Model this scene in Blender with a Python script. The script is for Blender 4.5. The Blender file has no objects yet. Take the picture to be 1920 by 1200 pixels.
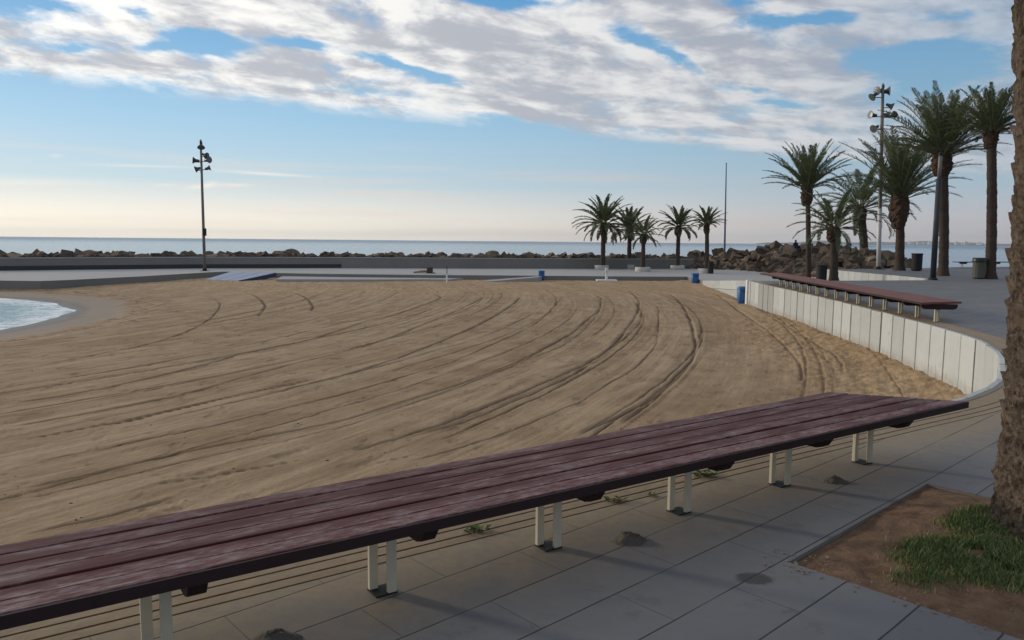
import bpy, bmesh, math, random
import numpy as np
from mathutils import Vector, Matrix

# ------------------------------------------------------------------ camera
F = 1430.0                      # focal length in pixels of the 1920 px wide photograph
PITCH = math.atan(148/1430); ROLL = .0095; CAMH = 1.6
fw = Vector((0, math.cos(PITCH), -math.sin(PITCH)))
r0 = Vector((1, 0, 0)); u0 = Vector((0, math.sin(PITCH), math.cos(PITCH)))
rt = math.cos(ROLL)*r0 + math.sin(ROLL)*u0
up = math.cos(ROLL)*u0 - math.sin(ROLL)*r0
sc = bpy.context.scene
cam = bpy.data.cameras.new('camera'); camo = bpy.data.objects.new('camera', cam)
sc.collection.objects.link(camo)
cam.sensor_fit = 'HORIZONTAL'; cam.sensor_width = 36; cam.lens = 36*F/1920
cam.clip_start = .05; cam.clip_end = 60000
m = Matrix((rt, up, -fw)).transposed().to_4x4(); m.translation = (0, 0, CAMH)
camo.matrix_world = m
sc.camera = camo

def ray(px, py): return F*fw + rt*(px-960) + up*(600-py)
def at(px, py, z=0.0):
    d = ray(px, py); t = (z-CAMH)/d.z
    return (d.x*t, d.y*t)
def pj(x, y, z):
    v = Vector((x, y, z-CAMH)); d = v.dot(fw)
    return 960+F*v.dot(rt)/d, 600-F*v.dot(up)/d
def hz(x, y, py):               # height above (x,y) that shows at row py
    lo, hi = -5, 60
    for _ in range(50):
        mid = (lo+hi)/2
        if pj(x, y, mid)[1] > py: lo = mid
        else: hi = mid
    return lo
def uv(px, py):
    d = ray(px, py); return d.x/d.y, d.z/d.y

# ------------------------------------------------------------------ node helper
class NT:
    def __init__(s, tree): s.t = tree; s.n = tree.nodes; s.l = tree.links; s.n.clear()
    def new(s, ty, **k):
        n = s.n.new(ty)
        for a, b in k.items(): setattr(n, a, b)
        return n
    def put(s, sock, v):
        if v is None: return
        if isinstance(v, bpy.types.NodeSocket): s.l.new(v, sock)
        else:
            if isinstance(v, (tuple, list)) and len(v) == 3 and sock.type == 'RGBA': v = (*v, 1)
            sock.default_value = v
    def m(s, op, a, b=None, c=None, clamp=False):
        n = s.new('ShaderNodeMath', operation=op, use_clamp=clamp)
        for i, v in enumerate((a, b, c)): s.put(n.inputs[i], v)
        return n.outputs[0]
    def add(s, a, b): return s.m('ADD', a, b)
    def sub(s, a, b): return s.m('SUBTRACT', a, b)
    def mul(s, a, b): return s.m('MULTIPLY', a, b)
    def div(s, a, b): return s.m('DIVIDE', a, b)
    def vm(s, op, a, b=None, out=0):
        n = s.new('ShaderNodeVectorMath', operation=op)
        s.put(n.inputs[0], a)
        if b is not None: s.put(n.inputs[1], b)
        return n.outputs[out]
    def xyz(s, v):
        n = s.new('ShaderNodeSeparateXYZ'); s.put(n.inputs[0], v); return n.outputs
    def comb(s, x=0, y=0, z=0):
        n = s.new('ShaderNodeCombineXYZ')
        for i, v in enumerate((x, y, z)): s.put(n.inputs[i], v)
        return n.outputs[0]
    def noise(s, vec, scale, detail=4, rough=.55, dist=0, out=0):
        n = s.new('ShaderNodeTexNoise'); s.put(n.inputs['Vector'], vec)
        n.inputs['Scale'].default_value = scale; n.inputs['Detail'].default_value = detail
        n.inputs['Roughness'].default_value = rough; n.inputs['Distortion'].default_value = dist
        return n.outputs[out]
    def vor(s, vec, scale, feat='F1', out=0):
        n = s.new('ShaderNodeTexVoronoi', feature=feat); s.put(n.inputs['Vector'], vec)
        n.inputs['Scale'].default_value = scale; return n.outputs[out]
    def ss(s, v, a, b, lo=0., hi=1.):
        n = s.new('ShaderNodeMapRange', interpolation_type='SMOOTHSTEP')
        s.put(n.inputs[0], v); s.put(n.inputs[1], a); s.put(n.inputs[2], b); s.put(n.inputs[3], lo); s.put(n.inputs[4], hi)
        return n.outputs[0]
    def mix(s, f, a, b, mode='MIX'):
        n = s.new('ShaderNodeMix', data_type='RGBA', blend_type=mode)
        s.put(n.inputs[0], f); s.put(n.inputs[6], a); s.put(n.inputs[7], b)
        return n.outputs[2]
    def ramp(s, v, stops):
        n = s.new('ShaderNodeValToRGB'); cr = n.color_ramp
        while len(cr.elements) < len(stops): cr.elements.new(.5)
        for e, (p, c) in zip(cr.elements, stops): e.position = p; e.color = (*c, 1)
        s.put(n.inputs[0], v); return n.outputs[0]
    def bump(s, h, strength=.5, dist=.02, normal=None):
        n = s.new('ShaderNodeBump'); s.put(n.inputs['Height'], h)
        n.inputs['Strength'].default_value = strength; n.inputs['Distance'].default_value = dist
        if normal is not None: s.put(n.inputs['Normal'], normal)
        return n.outputs[0]
    def pos(s): return s.new('ShaderNodeNewGeometry').outputs['Position']
    def obj(s): return s.new('ShaderNodeTexCoord').outputs['Object']
    def rnd(s): return s.new('ShaderNodeObjectInfo').outputs['Random']
def mat(name):
    mt = bpy.data.materials.new(name); mt.use_nodes = True
    return mt, NT(mt.node_tree)
def finish(g, col, rough=.8, normal=None, spec=.3, metal=0.):
    b = g.new('ShaderNodeBsdfPrincipled'); o = g.new('ShaderNodeOutputMaterial')
    g.put(b.inputs['Base Color'], col); g.put(b.inputs['Roughness'], rough)
    g.put(b.inputs['Specular IOR Level'], spec); g.put(b.inputs['Metallic'], metal)
    if normal is not None: g.put(b.inputs['Normal'], normal)
    g.l.new(b.outputs[0], o.inputs[0]); return b

# ------------------------------------------------------------------ sun and sky
SUN_AZ = math.radians(-62); SUN_EL = math.radians(13)      # azimuth from +Y towards +X
sdir = Vector((math.sin(SUN_AZ)*math.cos(SUN_EL), math.cos(SUN_AZ)*math.cos(SUN_EL), math.sin(SUN_EL)))
sun = bpy.data.lights.new('sun', 'SUN'); sun.energy = 1.9; sun.angle = math.radians(6); sun.color = (1, .86, .68)
suno = bpy.data.objects.new('sun', sun); sc.collection.objects.link(suno)
suno.rotation_euler = (-sdir).to_track_quat('-Z', 'Y').to_euler()

world = bpy.data.worlds.new('World'); sc.world = world; world.use_nodes = True
g = NT(world.node_tree)
sky = g.new('ShaderNodeTexSky', sky_type='NISHITA', sun_disc=False)
sky.sun_elevation = SUN_EL; sky.sun_rotation = SUN_AZ
sky.altitude = 0; sky.air_density = 1.0; sky.dust_density = 1.0; sky.ozone_density = 3.0
d = g.new('ShaderNodeTexCoord').outputs['Generated']
x, y, z = g.xyz(d)[:3]
toward = g.vm('DOT_PRODUCT', d, tuple(sdir), out=1)          # 1 towards the sun
side = g.ss(toward, -.1, .95, 0, 1)
STR = .085
base = g.mix(1.0, sky.outputs[0], (STR, STR, STR), 'MULTIPLY')
zc = g.m('MAXIMUM', z, 0.0)
# tint of the clear sky with height: deeper blue aloft, thin milky haze low down
el = zc
grad = g.ramp(g.mul(el, 2.0), [(0.0, (.54, .50, .51)), (.07, (.52, .53, .57)), (.14, (.40, .52, .62)), (.28, (.28, .47, .62)), (.6, (.11, .33, .61)), (1.0, (.08, .2, .42))])
gradw = g.ramp(g.mul(el, 2.0), [(0.0, (1.4, 1.26, 1.02)), (.07, (1.08, 1.03, .92)), (.14, (.63, .79, .87)), (.28, (.42, .68, .90)), (.6, (.12, .38, .73)), (1.0, (.08, .24, .5))])
grad = g.mix(side, grad, gradw)
clear = g.mix(.88, base, grad)
# thin low streaks
str_n = g.noise(g.comb(g.mul(x, 2.0), y, g.mul(z, 45.0)), 1.3, 3, .5)
clear = g.mix(g.mul(g.ss(str_n, .48, .75, 0, .45), g.ss(z, .17, .03, 0, 1)), clear, g.mix(side, (.53, .47, .47), (.95, .80, .68)))
# cloud deck on a horizontal plane high above
zz = g.m('MAXIMUM', z, .035)
X = g.div(x, zz); Y = g.div(y, zz)
pa = g.add(g.mul(X, .848), g.mul(Y, .53)); pb = g.sub(g.mul(Y, .848), g.mul(X, .53))
cv = g.comb(g.mul(pa, .62), g.mul(pb, .95), 0)
big = g.noise(cv, .8, 2, .5)
n1 = g.noise(g.vm('ADD', cv, (3.1, 7.7, 0)), 1.3, 4, .5, .3)
# clouds have height too: finer puffs follow the direction of view, flattened
dv3 = g.comb(x, y, g.mul(g.add(z, g.mul(x, .10)), 3.0))
pf = g.noise(dv3, 6.5, 9, .62, .25)
pfs = g.noise(g.vm('ADD', dv3, (sdir.x*.022, sdir.y*.022, -.03)), 6.5, 6, .58, .25)
wf = g.noise(dv3, 20, 6, .65, .1)
wcol = g.noise(dv3, 9, 5, .6, 0, out=1); wX, wY, wZ = g.xyz(wcol)[:3]
edge = g.ss(g.add(pb, g.add(g.mul(g.sub(n1, .5), .9), g.add(g.mul(g.sub(pf, .5), 2.0), g.mul(g.sub(wf, .5), 1.0)))), 5.95, 5.35, 0, 1)
ys = g.m('MAXIMUM', y, .05); U = g.add(g.div(x, ys), g.mul(g.sub(wX, .5), .13)); V = g.add(g.div(z, ys), g.mul(g.sub(wY, .5), .045))
def blob(px, py, sxp, syp, ang=0):
    u_, v_ = uv(px, py); ca, sa = math.cos(math.radians(ang)), math.sin(math.radians(ang))
    du = g.sub(U, u_); dv = g.sub(V, v_)
    a = g.div(g.add(g.mul(du, ca), g.mul(dv, sa)), sxp/F); b = g.div(g.sub(g.mul(dv, ca), g.mul(du, sa)), syp/F)
    return g.m('EXPONENT', g.mul(g.add(g.mul(a, a), g.mul(b, b)), -1.0))
holes = None
for args in [(385, 80, 80, 24, -8, 1.), (270, 22, 45, 16, -10, .7), (60, 8, 90, 14, -6, .8), (575, 85, 50, 13, -12, .8), (745, 118, 95, 10, -14, .8),
             (300, 93, 50, 9, 0, .6), (130, 86, 45, 8, 0, .6), (920, 8, 60, 14, -10, .5), (1215, 72, 80, 22, -14, .8), (1290, 112, 60, 14, -18, .7),
             (1500, 35, 85, 13, 4, .8), (1430, 172, 50, 10, -5, .7), (1480, 198, 45, 8, 0, .6), (1010, 3, 90, 12, 0, .5), (1400, 12, 60, 10, 0, .5),
             (1700, 105, 110, 22, 8, .9), (1800, 125, 120, 38, 0, .9), (1780, 30, 70, 12, 0, .5), (1690, 160, 70, 24, 0, .5), (820, 150, 60, 8, -12, .5)]:
    b = g.mul(blob(*args[:5]), args[5]); holes = b if holes is None else g.add(holes, b)
den = g.add(g.sub(g.add(.70, g.mul(g.sub(n1, .5), .9)), g.mul(holes, .85)), g.add(g.mul(g.sub(big, .5), .3), g.add(g.mul(g.sub(pf, .5), 1.8), g.mul(g.sub(wf, .5), .7))))
thin = g.ss(U, .30, .62, 1.0, .70)
alpha = g.mul(g.mul(g.ss(den, .18, .72, 0, 1), edge), g.ss(z, .035, .1, 0, 1))
alpha = g.mul(alpha, thin)
bands = g.noise(g.comb(g.mul(pa, .35), g.mul(pb, 1.3), 9.0), 1.4, 4, .55, .3)
lit = g.add(g.mul(g.sub(pf, pfs), 5.5), g.add(g.mul(g.sub(bands, .5), 2.4), g.mul(holes, .35)))
lit = g.add(lit, g.add(g.mul(g.ss(pb, 5.1, 5.8, 0, 1), .30), g.mul(g.sub(.5, wf), .5)))
thick = g.ss(den, .55, 1.2, 0, 1)
shade = g.ss(g.sub(lit, g.mul(thick, .30)), -.70, .65, 0, 1)
ccol = g.mix(shade, g.mix(side, (.36, .39, .46), (.55, .56, .60)), g.mix(side, (.60, .61, .64), (1.12, 1.09, 1.03)))
skyc = g.mix(g.mul(alpha, .96), clear, ccol)
U = g.div(x, ys); V = g.div(z, ys)
# small low wisps
w = None
for args in [(500, 326, 75, 3.0, -3, .8), (440, 347, 25, 3, 0, .7), (375, 350, 28, 4, 6, .8), (395, 345, 14, 5, 12, .5), (260, 311, 90, 2.5, -1, .5), (105, 292, 12, 3, 0, .4), (310, 347, 20, 3, 0, .4), (60, 342, 130, 6, 0, .5)]:
    b = g.mul(blob(*args[:5]), args[5]); w = b if w is None else g.add(w, b)
skyc = g.mix(g.m('MULTIPLY', w, .75, clamp=True), skyc, (1.0, .93, .84))
bgn = g.new('ShaderNodeBackground'); g.put(bgn.inputs[0], skyc); bgn.inputs[1].default_value = 1.0
wo = g.new('ShaderNodeOutputWorld'); g.l.new(bgn.outputs[0], wo.inputs[0])

sc.view_settings.view_transform = 'Standard'; sc.view_settings.look = 'None'
sc.view_settings.exposure = 0.0; sc.view_settings.gamma = 1.0
sc.render.engine = 'CYCLES'

# ------------------------------------------------------------------ mesh helpers
C = sc.collection
def tag(o, label=None, cat=None, group=None, kind=None):
    if label: o['label'] = label
    if cat: o['category'] = cat
    if group: o['group'] = group
    if kind: o['kind'] = kind
    return o
def empty(name, loc, label=None, cat=None, group=None, rz=0):
    o = bpy.data.objects.new(name, None); C.objects.link(o); o.location = loc; o.rotation_euler = (0, 0, rz)
    o.empty_display_size = .2
    return tag(o, label, cat, group)
class MB:
    def __init__(s): s.v = []; s.f = []
    def addv(s, vs): n = len(s.v); s.v += [tuple(v) for v in vs]; return n
    def prism(s, poly, z0, z1):
        """poly: xy list (ccw) with bottom z0 and top z1 (numbers or per-vertex lists)"""
        n = len(poly); a = z0 if hasattr(z0, '__len__') else [z0]*n; b = z1 if hasattr(z1, '__len__') else [z1]*n
        k = s.addv([(p[0], p[1], a[i]) for i, p in enumerate(poly)]+[(p[0], p[1], b[i]) for i, p in enumerate(poly)])
        s.f.append([k+i for i in range(n)][::-1]); s.f.append([k+n+i for i in range(n)])
        for i in range(n): j = (i+1) % n; s.f.append([k+i, k+j, k+n+j, k+n+i])
        return s
    def box(s, c, size, M=None):
        vs = []
        for dz in (-.5, .5):
            for dx, dy in ((-.5, -.5), (.5, -.5), (.5, .5), (-.5, .5)):
                v = Vector((dx*size[0], dy*size[1], dz*size[2]))
                if M is not None: v = M @ v
                vs.append(v+Vector(c))
        k = s.addv(vs)
        for q in ((3, 2, 1, 0), (4, 5, 6, 7), (0, 1, 5, 4), (1, 2, 6, 5), (2, 3, 7, 6), (3, 0, 4, 7)): s.f.append([k+i for i in q])
        return s
    def lathe(s, prof, n=20, M=None, cap=True):
        k = len(s.v)
        for r, z_ in prof:
            for i in range(n):
                a = 2*math.pi*i/n; v = Vector((r*math.cos(a), r*math.sin(a), z_))
                if M is not None: v = M @ v
                s.v.append(tuple(v))
        for j in range(len(prof)-1):
            for i in range(n):
                i2 = (i+1) % n; s.f.append([k+j*n+i, k+j*n+i2, k+(j+1)*n+i2, k+(j+1)*n+i])
        if cap:
            s.f.append([k+i for i in range(n)][::-1]); s.f.append([k+(len(prof)-1)*n+i for i in range(n)])
        return s
    def tube(s, pts, rad, n=8, cap=True):
        pts = [Vector(p) for p in pts]; k = len(s.v)
        if not hasattr(rad, '__len__'): rad = [rad]*len(pts)
        for i, p in enumerate(pts):
            t = (pts[min(i+1, len(pts)-1)]-pts[max(i-1, 0)]).normalized()
            a = t.orthogonal().normalized() if abs(t.z) < .9 else Vector((1, 0, 0)); a = (a-t*a.dot(t)).normalized(); b = t.cross(a)
            for q in range(n):
                w_ = 2*math.pi*q/n; s.v.append(tuple(p+(a*math.cos(w_)+b*math.sin(w_))*rad[i]))
        for j in range(len(pts)-1):
            for i in range(n):
                i2 = (i+1) % n; s.f.append([k+j*n+i, k+j*n+i2, k+(j+1)*n+i2, k+(j+1)*n+i])
        if cap:
            s.f.append([k+i for i in range(n)][::-1]); s.f.append([k+(len(pts)-1)*n+i for i in range(n)])
        return s
    def build(s, name, mt, parent=None, smooth=False, bevel=0, fix=False):
        me = bpy.data.meshes.new(name); me.from_pydata(s.v, [], s.f); me.update()
        if fix:
            b = bmesh.new(); b.from_mesh(me); bmesh.ops.recalc_face_normals(b, faces=b.faces); b.to_mesh(me); b.free()
        o = bpy.data.objects.new(name, me); C.objects.link(o); me.materials.append(mt)
        if smooth:
            me.polygons.foreach_set('use_smooth', [True]*len(me.polygons))
        if bevel:
            md = o.modifiers.new('bevel', 'BEVEL'); md.width = bevel; md.segments = 2; md.limit_method = 'ANGLE'
        if parent is not None: o.parent = parent
        return o
def autosmooth(o, deg=40):
    me = o.data; b = bmesh.new(); b.from_mesh(me)
    for f in b.faces: f.smooth = True
    for e in b.edges: e.smooth = e.calc_face_angle(0) < math.radians(deg)
    b.to_mesh(me); b.free(); return o

# numpy value noise
def vnoise(x, y, seed=0):
    xi = np.floor(x).astype(np.int64); yi = np.floor(y).astype(np.int64); fx = x-xi; fy = y-yi
    fx = fx*fx*(3-2*fx); fy = fy*fy*(3-2*fy)
    def h(a, b):
        n = (a*374761393+b*668265263+seed*982451653) & 0xffffffff
        n = ((n ^ (n >> 13))*1274126177) & 0xffffffff
        return ((n ^ (n >> 16)) & 0xffff)/65535.0
    return (h(xi, yi)*(1-fx)+h(xi+1, yi)*fx)*(1-fy)+(h(xi, yi+1)*(1-fx)+h(xi+1, yi+1)*fx)*fy
def fbm(x, y, o=4, seed=0):
    t = 0; a = .5
    for i in range(o): t = t+a*vnoise(x*2**i, y*2**i, seed+i); a *= .5
    return t

# ------------------------------------------------------------------ materials
M = {}
def simple(name, col, rough=.7, var=.12, scale=8., bmp=.3, bdist=.01, spec=.3, metal=0., rand=.0):
    mt, g = mat(name); p = g.obj()
    n = g.noise(p, scale, 6, .6); n2 = g.noise(p, scale*.23, 3, .5)
    k = g.add(1-var, g.mul(g.add(n, n2), var))
    if rand: k = g.mul(k, g.add(1-rand, g.mul(g.rnd(), 2*rand)))
    c = g.vm('SCALE', (col[0], col[1], col[2])); c.node.inputs['Scale'].default_value = 1; g.put(c.node.inputs['Scale'], k)
    finish(g, c, rough, g.bump(n, bmp, bdist), spec, metal); M[name] = mt; return mt

# paving with slab joints in the promenade's own direction
th = math.atan2(1550, 1430); E1 = (math.sin(th), math.cos(th)); E2 = (E1[1], -E1[0])
def paving(name, col, grid=True):
    mt, g = mat(name); P = g.pos(); px, py, pz = g.xyz(P)[:3]
    a = g.add(g.mul(px, E1[0]), g.mul(py, E1[1])); b = g.add(g.mul(px, E2[0]), g.mul(py, E2[1]))
    wob = g.mul(g.sub(g.noise(P, 3, 3), .5), .006)
    qa = g.div(g.add(g.sub(a, 3.09-4.7), wob), .47*2); qb = g.div(g.add(g.add(b, 1.15+32.5), wob), .325)
    row = g.m('FLOOR', qb)
    fa = g.m('FRACT', g.add(qa, g.mul(g.m('MODULO', row, 2.0), .5))); fb = g.m('FRACT', qb)
    da = g.mul(g.m('MINIMUM', fa, g.sub(1, fa)), .94); db = g.mul(g.m('MINIMUM', fb, g.sub(1, fb)), .325)
    ja = g.ss(da, .0018, .0042, 1, 0); jb = g.ss(db, .0022, .0055, 1, 0)
    joint = g.m('MAXIMUM', g.mul(ja, .45), g.mul(jb, g.ss(g.noise(P, .9, 2), .32, .5, .45, 1)))
    n_f = g.noise(P, 160, 3, .7); n_m = g.noise(P, 7, 6, .62); n_l = g.noise(P, .7, 4, .6)
    cell = g.new('ShaderNodeTexWhiteNoise', noise_dimensions='3D'); g.put(cell.inputs['Vector'], g.comb(g.m('FLOOR', qa), row, 0))
    k = g.add(.62, g.add(g.mul(n_m, .28), g.add(g.mul(n_l, .30), g.add(g.mul(n_f, .16), g.mul(cell.outputs[0], .15)))))
    c = g.vm('SCALE', col); g.put(c.node.inputs['Scale'], k)
    # spots: gum and stains
    sp = g.vor(P, 2.2); c = g.mix(g.mul(g.ss(sp, .035, .02, 0, 1), .45), c, (.04, .04, .04))
    st = g.noise(P, 1.7, 5, .65); c = g.mix(g.ss(st, .58, .72, 0, .4), c, (.06, .058, .056))
    c = g.mix(g.ss(g.noise(P, 4.5, 7, .72), .57, .66, 0, .30), c, (.07, .066, .062))
    c = g.mix(g.ss(g.noise(P, 2.9, 7, .7), .60, .70, 0, .25), c, (.27, .25, .22))
    # blown sand that settles along the edge above the beach
    n = g.add(g.mul(px, -.567), g.mul(py, .824))
    nn = g.add(n, g.mul(g.sub(g.noise(P, 2.6, 5, .6), .5), .9))
    near = g.mul(g.ss(nn, 2.45, 3.4, 0, .95), g.ss(py, 9.5, 7.0, 0, 1))
    dust = g.mul(near, g.ss(g.noise(P, 18, 6, .65), .25, .65, .45, 1))
    c = g.mix(dust, c, (.30, .23, .14))
    stn = blobw(g, px, py, at(1415, 1085), .10, .07)
    c = g.mix(g.mul(stn, .75), c, (.03, .029, .028))
    jc = g.mix(near, (.038, .037, .036), (.06, .048, .034))
    c = g.mix(joint, c, jc)
    h = g.sub(g.add(g.mul(n_f, .12), g.mul(n_m, .25)), g.mul(joint, 1.0))
    finish(g, c, g.ss(n_l, .3, .7, .62, .85), g.bump(h, .6, .006), .3); M[name] = mt
def blobw(g, px, py, c, rx, ry):
    a = g.div(g.sub(px, c[0]), rx); b = g.div(g.sub(py, c[1]), ry)
    e = g.m('EXPONENT', g.mul(g.add(g.mul(a, a), g.mul(b, b)), -1.0))
    return g.ss(g.add(e, g.mul(g.sub(g.noise(g.pos(), 22, 5, .7), .5), .7)), .3, .6, 0, 1)
paving('paving', (.146, .148, .155))
simple('concrete', (.33, .325, .31), .85, .25, 1.2, .4, .02)
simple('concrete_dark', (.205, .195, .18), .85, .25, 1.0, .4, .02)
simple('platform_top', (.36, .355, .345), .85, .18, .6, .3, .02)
simple('coping_stone', (.20, .185, .16), .85, .3, 6, .6, .01)
simple('sandy_coping', (.27, .205, .135), .9, .35, 9, .8, .012)
simple('cream_paint', (.60, .55, .42), .55, .15, 12, .3, .004)
simple('pole_paint', (.17, .145, .135), .5, .1, 4, .1, .003, .4)
simple('pole_light', (.62, .62, .62), .5, .1, 4, .1, .003, .4)
simple('dark_metal', (.018, .020, .022), .7, .2, 10, .2, .004, .25)
simple('grey_metal', (.032, .036, .04), .55, .15, 8, .1, .004, .4)
simple('lamp_shell', (.07, .075, .085), .4, .2, 8, .1, .004, .5, .4)
simple('lamp_glass', (.10, .11, .12), .35, .1, 8, .0, .001, .6)
simple('blue_plastic', (.012, .12, .34), .4, .15, 6, .1, .004, .5)
simple('blue_dark', (.012, .05, .14), .45, .15, 6, .1, .004, .5)
simple('blue_mat', (.30, .36, .46), .7, .2, 8, .3, .01)
simple('blue_mat_edge', (.03, .05, .11), .6, .2, 8, .3, .01)
simple('blue_pole', (.10, .14, .24), .4, .1, 4, .1, .003, .4)
simple('white_paint', (.68, .68, .66), .6, .1, 10, .2, .004)
simple('planter_white', (.56, .55, .52), .8, .2, 3, .4, .01)
simple('olive_bin', (.085, .09, .07), .6, .2, 9, .2, .005)
simple('black_bag', (.012, .012, .014), .35, .2, 14, .6, .02, .5)
simple('brown_box', (.075, .05, .042), .8, .2, 9, .3, .01)
simple('driftwood', (.30, .24, .17), .85, .3, 8, .6, .02)
simple('cement', (.13, .115, .095), .95, .4, 30, 1, .02)
simple('yellow', (.40, .26, .03), .7, .2, 6, .2, .01)
simple('cloth_navy', (.012, .018, .05), .85, .2, 14, .4, .01)
simple('skin', (.42, .25, .17), .6, .05, 10, .1, .002)
simple('hair', (.02, .014, .01), .6, .2, 30, .4, .004)
simple('gull_white', (.35, .36, .38), .7, .1, 10, .1, .002)
simple('soil_core', (.10, .075, .055), .95, .4, 1.2, .9, .2)

mt, g = mat('panel_white'); P = g.pos(); O = g.obj(); ox, oy, oz = g.xyz(O)[:3]
stre = g.noise(g.comb(g.mul(ox, 9), g.mul(oy, 9), g.mul(oz, .8)), 1.0, 5, .6); bl = g.noise(P, 2.2, 6, .65)
k = g.mul(g.add(.80, g.add(g.mul(stre, .18), g.mul(bl, .22))), g.add(.86, g.mul(g.rnd(), .2)))
c = g.vm('SCALE', (.475, .50, .495)); g.put(c.node.inputs['Scale'], k)
c = g.mix(g.mul(g.ss(stre, .60, .72, 0, 1), g.ss(g.noise(P, 1.1, 3), .40, .6, 0, .8)), c, (.13, .12, .10))
c = g.mix(g.mul(g.ss(g.m('ABSOLUTE', ox), .30, .36, 0, .35), g.ss(g.noise(P, 4, 5, .7), .4, .6, .2, 1)), c, (.16, .15, .13))
c = g.mix(g.ss(g.noise(P, 5, 7, .75), .60, .68, 0, .4), c, (.24, .22, .19))
c = g.mix(g.mul(g.ss(oz, -.72, -1.02, 0, .55), g.ss(g.noise(P, 6, 4), .3, .6, .3, 1)), c, (.26, .20, .13))
finish(g, c, .8, g.bump(g.add(stre, bl), .35, .01), .25); M['panel_white'] = mt
mt, g = mat('panel_grey'); P = g.pos()
c = g.vm('SCALE', (.34, .345, .34)); g.put(c.node.inputs['Scale'], g.add(.85, g.mul(g.noise(P, 3, 5, .6), .3)))
finish(g, c, .8, g.bump(g.noise(P, 20, 4), .3, .01), .25); M['panel_grey'] = mt

# worn red-brown painted planks (object x runs along the bench)
mt, g = mat('red_planks'); O = g.obj(); ox, oy, oz = g.xyz(O)[:3]
st = g.comb(g.mul(ox, 1.6), g.mul(oy, 26), g.mul(oz, 8))
gr = g.noise(st, 3.2, 9, .72, .5); pt = g.noise(g.comb(g.mul(ox, 1.5), g.mul(oy, 7), 0), 1.6, 6, .62); fine = g.noise(g.comb(g.mul(ox, 12), g.mul(oy, 90), 0), 1.5, 4, .7)
pl = g.new('ShaderNodeTexWhiteNoise', noise_dimensions='1D'); g.put(pl.inputs['W'], g.m('FLOOR', g.div(g.add(oy, 5), .1167)))
red = g.mix(g.ss(pt, .3, .7), (.078, .021, .021), (.122, .040, .036))
sc2 = g.noise(g.comb(g.mul(ox, 5), g.mul(oy, 14), 3.0), 2.2, 8, .75)
worn = g.mul(g.ss(g.add(g.mul(gr, .35), g.add(g.mul(fine, .25), g.mul(sc2, .4))), .44, .60), g.ss(g.add(pt, g.mul(g.sub(pl.outputs[0], .5), .20)), .38, .58))
c = g.mix(g.mul(worn, .68), red, (.34, .30, .30))
c = g.mix(g.ss(fine, .60, .75, 0, .35), c, (.05, .022, .024))
k = g.add(.8, g.mul(pl.outputs[0], .35)); c2 = g.vm('SCALE', c); g.put(c2.node.inputs['Scale'], k)
# splits along the grain
finish(g, c2, g.ss(worn, 0, 1, .55, .85), g.bump(g.add(g.mul(gr, .6), g.mul(fine, .5)), .6, .003), .12); M['red_planks'] = mt
simple('dark_and_shaded_wood', (.028, .014, .014), .7, .25, 20, .4, .004)  # dark timber; on the benches' near edge this colour stands for shade
simple('red_far', (.17, .070, .062), .75, .45, 7, .4, .004)

# sand
SC = (-31.0, 25.0); SR = 14.2
mt, g = mat('sand'); P = g.pos(); px, py, pz = g.xyz(P)[:3]
dx = g.add(px, 52.0); dy = g.sub(py, 37.0); rr = g.m('SQRT', g.add(g.mul(dx, dx), g.mul(dy, dy))); an = g.m('ARCTAN2', dy, dx)
rv = g.comb(g.mul(rr, 1.0), g.mul(an, 3.2), 0)
rake = g.noise(rv, 4.5, 8, .68, .1); rake2 = g.noise(g.comb(g.mul(rr, 1.0), g.mul(an, 5.), 4.), 1.1, 5, .62)
f1 = g.noise(P, 14, 8, .7); f2 = g.noise(P, 1.1, 5, .6); f3 = g.noise(P, 90, 3, .7)
tr = g.new('ShaderNodeAttribute', attribute_name='track').outputs['Fac']
rg = g.new('ShaderNodeAttribute', attribute_name='rough').outputs['Fac']
c = g.mix(g.ss(rake, .3, .7), (.225, .152, .086), (.42, .305, .19))
c = g.mix(g.ss(rake2, .40, .60, 0, .75), c, (.245, .157, .085))
c = g.mix(g.ss(f2, .35, .68, 0, .45), c, (.435, .32, .205))
ln = g.noise(g.comb(g.mul(rr, 9.0), g.mul(an, 2.6), 2.0), 1.0, 3, .6)
c = g.mix(g.mul(g.ss(ln, .57, .68, 0, .5), g.ss(f2, .35, .6, .3, 1)), c, (.15, .092, .052))
ln2 = g.noise(g.comb(g.mul(rr, 4.0), g.mul(an, 2.0), 12.0), 1.0, 3, .6)
c = g.mix(g.ss(ln2, .58, .72, 0, .35), c, (.50, .37, .25))
k = g.add(.72, g.add(g.mul(f1, .34), g.mul(f3, .22))); c2 = g.vm('SCALE', c); g.put(c2.node.inputs['Scale'], k)
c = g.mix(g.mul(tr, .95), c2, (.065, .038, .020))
c = g.mix(g.mul(rg, .30), c, (.52, .35, .19))
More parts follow.
